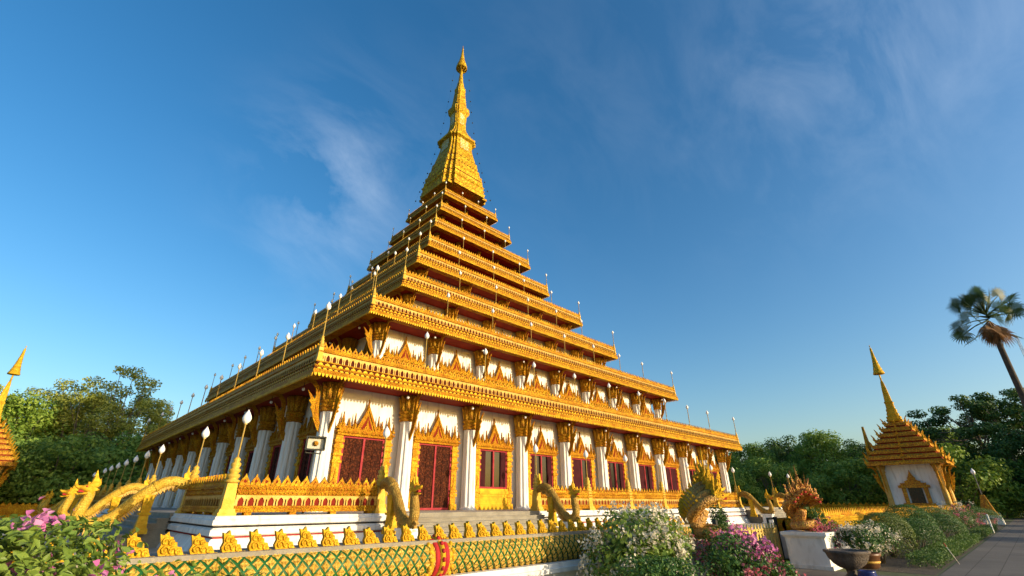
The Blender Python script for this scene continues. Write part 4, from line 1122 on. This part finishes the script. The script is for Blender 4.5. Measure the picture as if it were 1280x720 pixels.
right = [(66.5, 112, TB, 12.5, "dark tree touching the right eave tip of the temple"), (70.0, 104, TB2, 11.8, "bright-topped tree right of the temple's lowest eave"), (73.2, 112, TB, 13.6, "broad dark tree above the far naga stairs"), (76.3, 106, TB2, 13.4, "full green tree above the fan of naga heads"), (79.2, 112, TB, 12.0, "dark tree left of the right pavilion"),
         (82.6, 118, TB, 11.5, "dark tree behind the right pavilion"), (85.6, 112, TB2, 13.5, "dark tree just right of the pavilion spire roof"), (88.2, 104, TU, 17.5, "airy flat-topped tree rising right of the pavilion"), (92.0, 104, TU, 17.8, "airy flat-topped tree at the right edge below the palm"), (90.2, 96, TB, 11.0, "dark dense tree below the palm trunk"), (94.0, 95, TB2, 12.0, "dark tree at the right picture edge above the path"), (87.2, 100, TB, 10.0, "dark low tree behind the small lamp shrine")]
for i_, (az, d, tm, H, lab) in enumerate(right):
    H0 = {id(TA): 22, id(TA2): 22, id(TB): 14, id(TB2): 13, id(TU): 16}[id(tm)]
    place_tree("broadleaf_tree" if tm is not TU else "rain_tree", tm, polar(az, d), i_ * 2.1 + .4, H / H0, lab, GR)
for i_, az in enumerate((68, 71.5, 75, 78.3, 81.5, 84.6, 87.4, 90.2, 93)):
    place_tree("bushy_tree", (SH, SH2)[i_ % 3 == 1], polar(az, (90, 96, 88)[i_ % 3]), i_ * 1.3, (.75, 1.25, .6, 1.05)[i_ % 4], ordw[i_] + " low bushy tree from the left, closing the gap under the right-hand trees", GR)
# trees beside the path, out of the picture on the right: their shade falls across the path
for i_, (x, y, H) in enumerate(((8, -68, 5.6), (19, -69, 6.0), (31, -68, 5.7), (45, -69, 6.2), (62, -69, 6.6))):
    place_tree("broadleaf_tree", TB, (x, y, 0), i_ * 1.9, H / 14, ordw[i_] + " dark tree along the far edge of the path, shading it", "trees along the path")

# fan palm
palm = thing("fan_palm", "tall fan palm with a brown skirt of dead leaves at the right edge", "tree", polar(91.95, 85), 0, None, 1.7)
tb = MB(); tb.tube(smooth_path([(0, 0, -.1), (.05, 0, 4), (-.05, .05, 9), (0, 0, 13.2)], 4), list(np.linspace(.24, .17, 13)), 10)
M['palm_bark'] = mat("palm_bark", (.045, .034, .024), (.085, .065, .045), 4, .9, 0, .6, 9)
build("trunk", tb, M['palm_bark'], palm)
rng = np.random.default_rng(7)
def fan_leaf(mb, base, d, pet, R_, mi, droop, rng):
    d = Vector(d).normalized(); base = Vector(base)
    tip = base + d * pet + Vector((0, 0, -droop * pet * .3))
    mb.tube([tuple(base), tuple(base.lerp(tip, .5) + Vector((0, 0, .06 * pet))), tuple(tip)], [.05, .035, .025], 4, mi)
    side = d.cross(Vector((0, 0, 1))); side = side.normalized() if side.length > .1 else Vector((1, 0, 0))
    nrm = side.cross(d).normalized()
    nseg = 22
    ro = rng.uniform(.5, 1.15) * (1 if rng.random() < .5 else -1); side, nrm = side * cos(ro) + nrm * sin(ro), nrm * cos(ro) - side * sin(ro)
    for j in range(nseg):
        a = (j / (nseg - 1) - .5) * 2 * 2.3
        dirv = (d * cos(a) + side * sin(a) + nrm * (.10 + .12 * cos(a))).normalized()
        w_ = side * cos(a) - d * sin(a)
        L2 = R_ * (1 - .18 * abs(a) / 2.3) * rng.uniform(.9, 1.08)
        p1 = tip + dirv * L2 * .55; p2 = tip + dirv * L2 * .82 + Vector((0, 0, -droop * .12 * R_)); p3 = tip + dirv * L2 + Vector((0, 0, -droop * .32 * R_))
        ww = L2 * .052
        mb.add([tuple(tip), tuple(p1 + w_ * ww), tuple(p2 + w_ * ww * .45), tuple(p3), tuple(p2 - w_ * ww * .5), tuple(p1 - w_ * ww)], [(0, 1, 2, 5), (5, 2, 4), (2, 3, 4)], mi)
lf = MB(); dd = MB()
for i in range(30):
    a = i * 2.4; el = radians([78, 42, 12, 58, -2, 28, -18, 66, 20, 48][i % 10] + rng.uniform(-6, 6))
    fan_leaf(lf, (0, 0, 14.0 + .5 * sin(el)), (cos(a) * cos(el), sin(a) * cos(el), sin(el)), rng.uniform(1.5, 2.1), rng.uniform(.85, 1.05), 0, .6, rng)
for i in range(18):
    a = i * 2.4 + .7; el = radians(-50 - 25 * (i % 3) / 2 + rng.uniform(-6, 6))
    fan_leaf(dd, (.1 * cos(a), .1 * sin(a), 13.8 - .03 * i), (cos(a) * cos(el), sin(a) * cos(el), sin(el)), rng.uniform(.35, .65), rng.uniform(.6, .85), 0, 1.4, rng)
build("crown", lf, M['palm_leaf'], palm); build("dead_leaf_skirt", dd, M['palm_dead'], palm)

def bush(loc, rad, label, n, size, leafm, flower=None, nfl=0, fsize=.06, seed=0, lumps=16, clip=False, name="flowering_bush", top_fl=False, group=None, fold=False, patch=None, aspect=.55):
    rng = np.random.default_rng(seed)
    rx, ry, rz = rad
    root = thing(name, label, "bush" if not clip else "clipped bush", loc, 0, group)
    if clip:
        d = rng.normal(size=(n, 3)); d[:, 2] = np.where(rng.uniform(0, 1, n) < .3, d[:, 2], np.abs(d[:, 2])); d /= np.linalg.norm(d, axis=1, keepdims=True)
        q = rng.uniform(.90, 1.01, n)[:, None]
        wob = 1 + .06 * np.sin(d[:, 0:1] * 5 + seed) * np.cos(d[:, 1:2] * 4) + .035 * np.sin(d[:, 2:3] * 11 + d[:, 0:1] * 9 + seed)
        C = d * q * wob * np.array([rx, ry, rz * .56]) + np.array([0, 0, rz * .44])
        N_ = d + rng.normal(size=(n, 3)) * .6
    else:
        cs = []; rr = []
        for i in range(lumps):
            d = rng.normal(size=3); d[2] = abs(d[2]) * .9 - .2; d /= np.linalg.norm(d)
            q = rng.uniform(.35, .75)
            cs.append(np.array([d[0] * rx * q, d[1] * ry * q, rz * (.42 + .5 * d[2] * q)])); rr.append(rng.uniform(.28, .46) * (rx + ry + rz) / 3)
        rr = np.array(rr)
        C, N_ = cluster_points(cs, rr, np.maximum(10, (n * rr ** 2 / (rr ** 2).sum()).astype(int)), rng, .85, .55)
    for ax, rr_ in ((0, rx), (1, ry), (2, rz)):
        q_ = np.percentile(np.abs(C[:, ax]), 97.5); C[:, ax] *= rr_ / q_
        over = np.abs(C[:, ax]) > rr_
        C[over, ax] = np.sign(C[over, ax]) * (rr_ + (np.abs(C[over, ax]) - rr_) * .3)
    keep = C[:, 2] > .02
    C, N_ = C[keep], N_[keep]
    put("foliage", leaf_mesh("foliage", C, N_, size, leafm, rng, aspect, fold, .25), root)
    stm = MB()
    for i in range(9):
        a = i * .7; stm.tube([(.05 * cos(a), .05 * sin(a), 0), (rx * .35 * cos(a), ry * .35 * sin(a), rz * .4), (rx * .6 * cos(a), ry * .6 * sin(a), rz * .62)], [.03, .02, .008], 5)
    build("stem", stm, M['bark'], root)
    if flower is not None:
        # flowers gather in sprays at the surface
        ns = max(1, nfl // 16)
        idx = rng.integers(0, len(C), ns * 3)
        P0 = C[idx]
        if patch is not None:
            w_ = np.linalg.norm((P0 - np.array(patch[0])) / np.array(patch[1]), axis=1) < 1
            P0 = P0[w_] if w_.sum() else P0
        else:
            P0 = P0[P0[:, 2] > rz * .25] if (P0[:, 2] > rz * .25).sum() > 3 else P0
        P0 = P0[:ns] if len(P0) >= ns else P0
        ctr = np.array([0, 0, rz * .45])
        F_ = []; FN = []
        for p in P0:
            d = (p - ctr) / np.linalg.norm(p - ctr)
            k_ = int(rng.integers(14, 30))
            F_.append(p + d * size * .6 + rng.normal(size=(k_, 3)) * fsize * .95); FN.append(rng.normal(size=(k_, 3)) + d)
        F_, FN = np.concatenate(F_), np.concatenate(FN)
        put("blossom", leaf_mesh("blossom", F_, FN, fsize, flower, rng, .85, True), root)
    return root
GB = "flowering bushes before the naga wall"
bush((-28.5, -45.95, 0), (.88, .55, 1.54), "large cream-flowered bougainvillea bush in front of the green naga wall", 9000, .085, M['leaf_bush'], M['bract_white'], 4600, .05, 11, 30, group=GB)
bush((-29.5, -46.8, 0), (.72, .4, 1.04), "round deep green bush low in front of the cream-flowered bush", 9000, .05, M['leaf_topiary'], None, 0, .05, 12, 22, group=GB, name="green_bush")
bush((-25.8, -46.2, 0), (.95, .5, 1.12), "bush with magenta and rose bougainvillea sprays left of the gate", 5000, .075, M['leaf_topiary'], M['bract_pink'], 900, .075, 13, 18, group=GB, patch=((.45, -.1, 1.0), (.5, .6, .35)))
bush((-25.7, -46.75, 0), (.75, .35, .72), "low rose-flowered bush at the foot of the magenta bush by the gate", 2600, .07, M['leaf_topiary'], M['bract_rose'], 700, .06, 14, 12, group=GB)
bush((-24.9, -45.5, 0), (.6, .45, 1.22), "lime-leaved bush with pale pink flowers around the foot of the dark naga", 2600, .08, M['leaf_lime'], M['bract_rose'], 420, .06, 15, 12, group=GB)
bush((-35.72, -46.8, 0), (1.12, .62, 1.57), "big green bougainvillea bush with magenta flowers in the left corner, nearest the camera", 24000, .05, M['leaf_bush'], M['bract_pink'], 760, .042, 16, 30, fold=True, group=GB, patch=((.0, -.2, 1.4), (.95, .8, .42)))
bush((-34.62, -46.8, 0), (.34, .28, 1.28), "small leafy shoots rising before the green scaled wall", 1300, .05, M['leaf_bush'], None, 0, .05, 17, 9, fold=True, group=GB, name="green_bush")
# climbing cypress-like shrubs behind the gate
for i_, (x, y, h_, r_, lab) in enumerate(((-21.55, -43.4, 1.78, .33, "dark ivy column behind the gate, next to the bronze naga"), (-19.75, -43.4, 1.62, .30, "dark narrow ivy column behind the middle of the gate"))):
    bush((x, y, 0), (r_, r_, h_), lab, 3200, .06, M['leaf_dark'], None, 0, .05, 30 + i_, 16, name="ivy_column", group="ivy columns behind the gate")
bush((-18.2, -45.5, .93), (.36, .36, .72), "small green plant on the white pier beside the naga heads", 1100, .07, M['leaf_topiary'], None, 0, .05, 33, 10, name="green_bush")
# bed along the path
GP = "clipped and flowering bushes along the path"
rowb = [(-17.6, -46.5, .62, 1.0, 'w', "grey-green white-flowered bush growing in the brown glazed pot"), (-15.9, -46.3, .78, 1.15, 'w', "white-speckled bush right of the stone urn"), (-13.4, -46.2, .85, 1.38, 'l', "bright lime dome bush below the pavilion's left column"), (-11.9, -46.7, 1.0, 1.18, 'c', "broad green clipped dome nearest the path"),
        (-8.6, -46.2, 1.05, 1.62, 'c', "dark clipped dome below the pavilion window"), (-5.2, -46.7, 1.15, 1.25, 'c', "mid-green clipped dome in the middle of the bed"), (-1.2, -46.2, 1.2, 1.48, 'l', "lime-topped clipped dome right of the dark domes"), (3.5, -46.5, 1.3, 1.3, 'm', "dark bush with maroon flowers behind the white marker post"),
        (8.5, -46.1, 1.5, 1.75, 'w', "pale-flowered bush beneath the pavilion's right column"), (14.0, -46.4, 1.7, 1.55, 'm', "maroon-flowered bush at the far end of the bed"), (20.5, -46.3, 1.9, 1.35, 'c', "far dark clipped bush beside the small lamp shrine")]
for i_, (x, y, r_, h_, kd, lab) in enumerate(rowb):
    if i_ > 0: y -= .25; r_ *= 1.08
    if kd == 'c': bush((x, y, 0), (r_, r_ * .8, h_), lab, 15000, .042, M['leaf_topiary'], None, 0, .05, 40 + i_, 1, clip=True, name="clipped_bush", group=GP)
    elif kd == 'l': bush((x, y, 0), (r_, r_ * .8, h_), lab, 15000, .042, M['leaf_lime'], None, 0, .05, 40 + i_, 1, clip=True, name="clipped_bush", group=GP)
    elif kd == 'w': bush((x, y, .38 if i_ == 0 else 0), (r_, r_ * .8, h_ - (.38 if i_ == 0 else 0)), lab, 3200, .075, M['leaf_topiary'], M['bract_white'], 700, .06, 40 + i_, 16, group=GP)
    else: bush((x, y, 0), (r_, r_ * .8, h_), lab, 3600, .075, M['leaf_dark'], M['bract_rose'], 600, .065, 40 + i_, 16, group=GP)
bush((-17.9, -45.75, 0), (.75, .35, 1.22), "maroon-flowered bush against the golden naga wall by the pier", 1800, .06, M['leaf_topiary'], M['bract_rose'], 900, .06, 60, 12, group=GP)
hd = np.random.default_rng(61)
hp = np.stack([hd.uniform(-16.6, 14.0, 26000), -47.65 + .38 * np.tanh(hd.normal(size=26000)), hd.uniform(.03, 1, 26000) ** .7 * .34], 1)
hr = thing("low_hedge", "low dark hedge along the kerb at the foot of the bushes", "hedge", (-12.8, -47.1, 0))
hp -= np.array([-12.8, -47.1, 0])
put("foliage", leaf_mesh("hedge_foliage", hp, hd.normal(size=(26000, 3)) + np.array([0, -.4, .5]), .06, M['leaf_dark'], hd), hr)

# ------------------------------------------------------------------ small things
u = thing("stone_urn", "big dark fluted stone urn on a pedestal before the white pier", "urn", (-20.45, -46.75, 0), 0, None, .74)
mb = MB(); n = 36
prof = [(.16, .30), (.30, .34), (.46, .46), (.58, .62), (.63, .76), (.68, .79), (.68, .85), (.60, .86), (.56, .80)]
mb.loft([[(r * (1 + (.025 * cos(j * pi * 2 / 3) if .3 < r < .64 else 0)) * cos(2 * pi * j / n), r * (1 + (.025 * cos(j * pi * 2 / 3) if .3 < r < .64 else 0)) * sin(2 * pi * j / n), z) for j in range(n)] for r, z in prof], 0, True, None, True)
build("bowl", mb, M['stone_pot'], u)
mb = MB(); mb.lathe([(.30, 0), (.30, .06), (.20, .10), (.13, .18), (.15, .30), (.2, .32)], 14); build("pedestal", mb, M['stone_pot'], u)
p = thing("glazed_pot", "brown glazed flower pot with a pale band beside the urn", "pot", (-17.6, -46.5, 0))
mb = MB(); mb.lathe([(.24, 0), (.30, .05), (.36, .30), (.40, .33), (.40, .40), (.34, .40), (.32, .34)], 18); build("pot_body", mb, M['terracotta'], p)
mb = MB(); mb.lathe([(.325, .14), (.338, .15), (.345, .19), (.335, .20)], 18, caps=False); build("pale_band", mb, M['gold_pale'], p)
mb = MB(); mb.lathe([(.13, 0), (.17, .03), (.20, .12), (.18, .2), (.19, .23), (.16, .23), (.15, .18)], 14)
tag(build("blue_pot", mb, M['blue_glaze'], loc=(-20.6, -47.1, 0)), "small blue glazed pot on the ground before the urn", "pot")
mk = MB(); mk.prism([(-.16, 0), (.16, 0), (.16, 1.0), (.08, 1.06), (-.08, 1.06), (-.16, 1.0)], .07)
tag(build("marker_post", mk, M['white'], loc=(9.0, -48.0, 0)), "blank white marker stone standing at the path edge", "marker")
mk = MB(); mk.tube([(0, 0, 0), (-.2, .15, .48)], .009, 6, 0); mk.tube([(-.2, .15, .48), (-.24, .18, .58)], .011, 6, 1)
tag(build("leaning_stake", mk, [M['belly'], M['red']], loc=(-14.6, -48.25, .008)), "thin red and white stake leaning at the edge of the bushes", "stake")
ls = thing("lamp_shrine", "small orange tapered lamp shrine on a white footed base beside the path", "lamp", (27.0, -47.2, .0))
mb = MB()
for sx in (-1, 1):
    for sy in (-1, 1): mb.frustum(sx * .55, sy * .55, .24, 0, .18, .5)
mb.frustum(0, 0, .75, .5, .66, .72); build("base", mb, M['white'], ls)
mb = MB(); mb.frustum(0, 0, .6, .72, .52, 1.0); mb.frustum(0, 0, .48, 1.0, .14, 2.4); build("body", mb, M['roof_orange'], ls)
mb = MB(); mb.lathe([(.04, 2.4), (.03, 4.1), (.08, 4.15)], 6); build("pole", mb, M['galv'], ls)
mb = MB(); mb.lathe(bud_profile(.9, 4.1), 10); build("globe", mb, M['opal'], ls)
f = thing("floodlight", "square black-framed floodlight on a pole before the corner column", "floodlight", (-26.8, -28.3, FLOOR))
mb = MB(); mb.tube([(0, 0, 0), (0, 0, 2.75)], .05, 8); mb.tube([(-.35, 0, 2.65), (-.35, 0, 2.45), (.35, 0, 2.45), (.35, 0, 2.65)], .03, 6); build("pole", mb, M['black_metal'], f)
mb = MB()
Tf = Matrix.Translation((0, -.1, 2.86)) @ Matrix.Rotation(radians(-20), 4, 'Z')
for x0, x1, z0, z1 in ((-.42, .42, -.30, -.24), (-.42, .42, .24, .30), (-.42, -.36, -.24, .24), (.36, .42, -.24, .24)): mb.box(x0, x1, -.22, .06, z0, z1, 0, Tf)
mb.box(-.36, .36, .0, .05, -.24, .24, 0, Tf)
build("housing", mb, M['black_metal'], f)
mb = MB(); mb.box(-.34, .34, -.03, -.005, -.22, .22, 0, Tf); mb.ball((0, -.05, 0), .12, 7, 1, Tf); build("lens", mb, [M['lampglass'], M['capital']], f)
mt = thing("radio_mast", "thin grey lattice radio mast far behind the palm trunk", "mast", polar(93.1, 150))
mb = MB()
for a in range(3): mb.tube([(.55 * cos(a * 2.094), .55 * sin(a * 2.094), 0), (.2 * cos(a * 2.094), .2 * sin(a * 2.094), 36)], .05, 4)
for j in range(36):
    r0 = .55 - .35 * j / 36; a = j % 3 * 2.094; b_ = (j + 1) % 3 * 2.094
    mb.tube([(r0 * cos(a), r0 * sin(a), j), (r0 * cos(b_), r0 * sin(b_), j + 1)], .03, 3)
build("lattice", mb, M['galv'], mt)
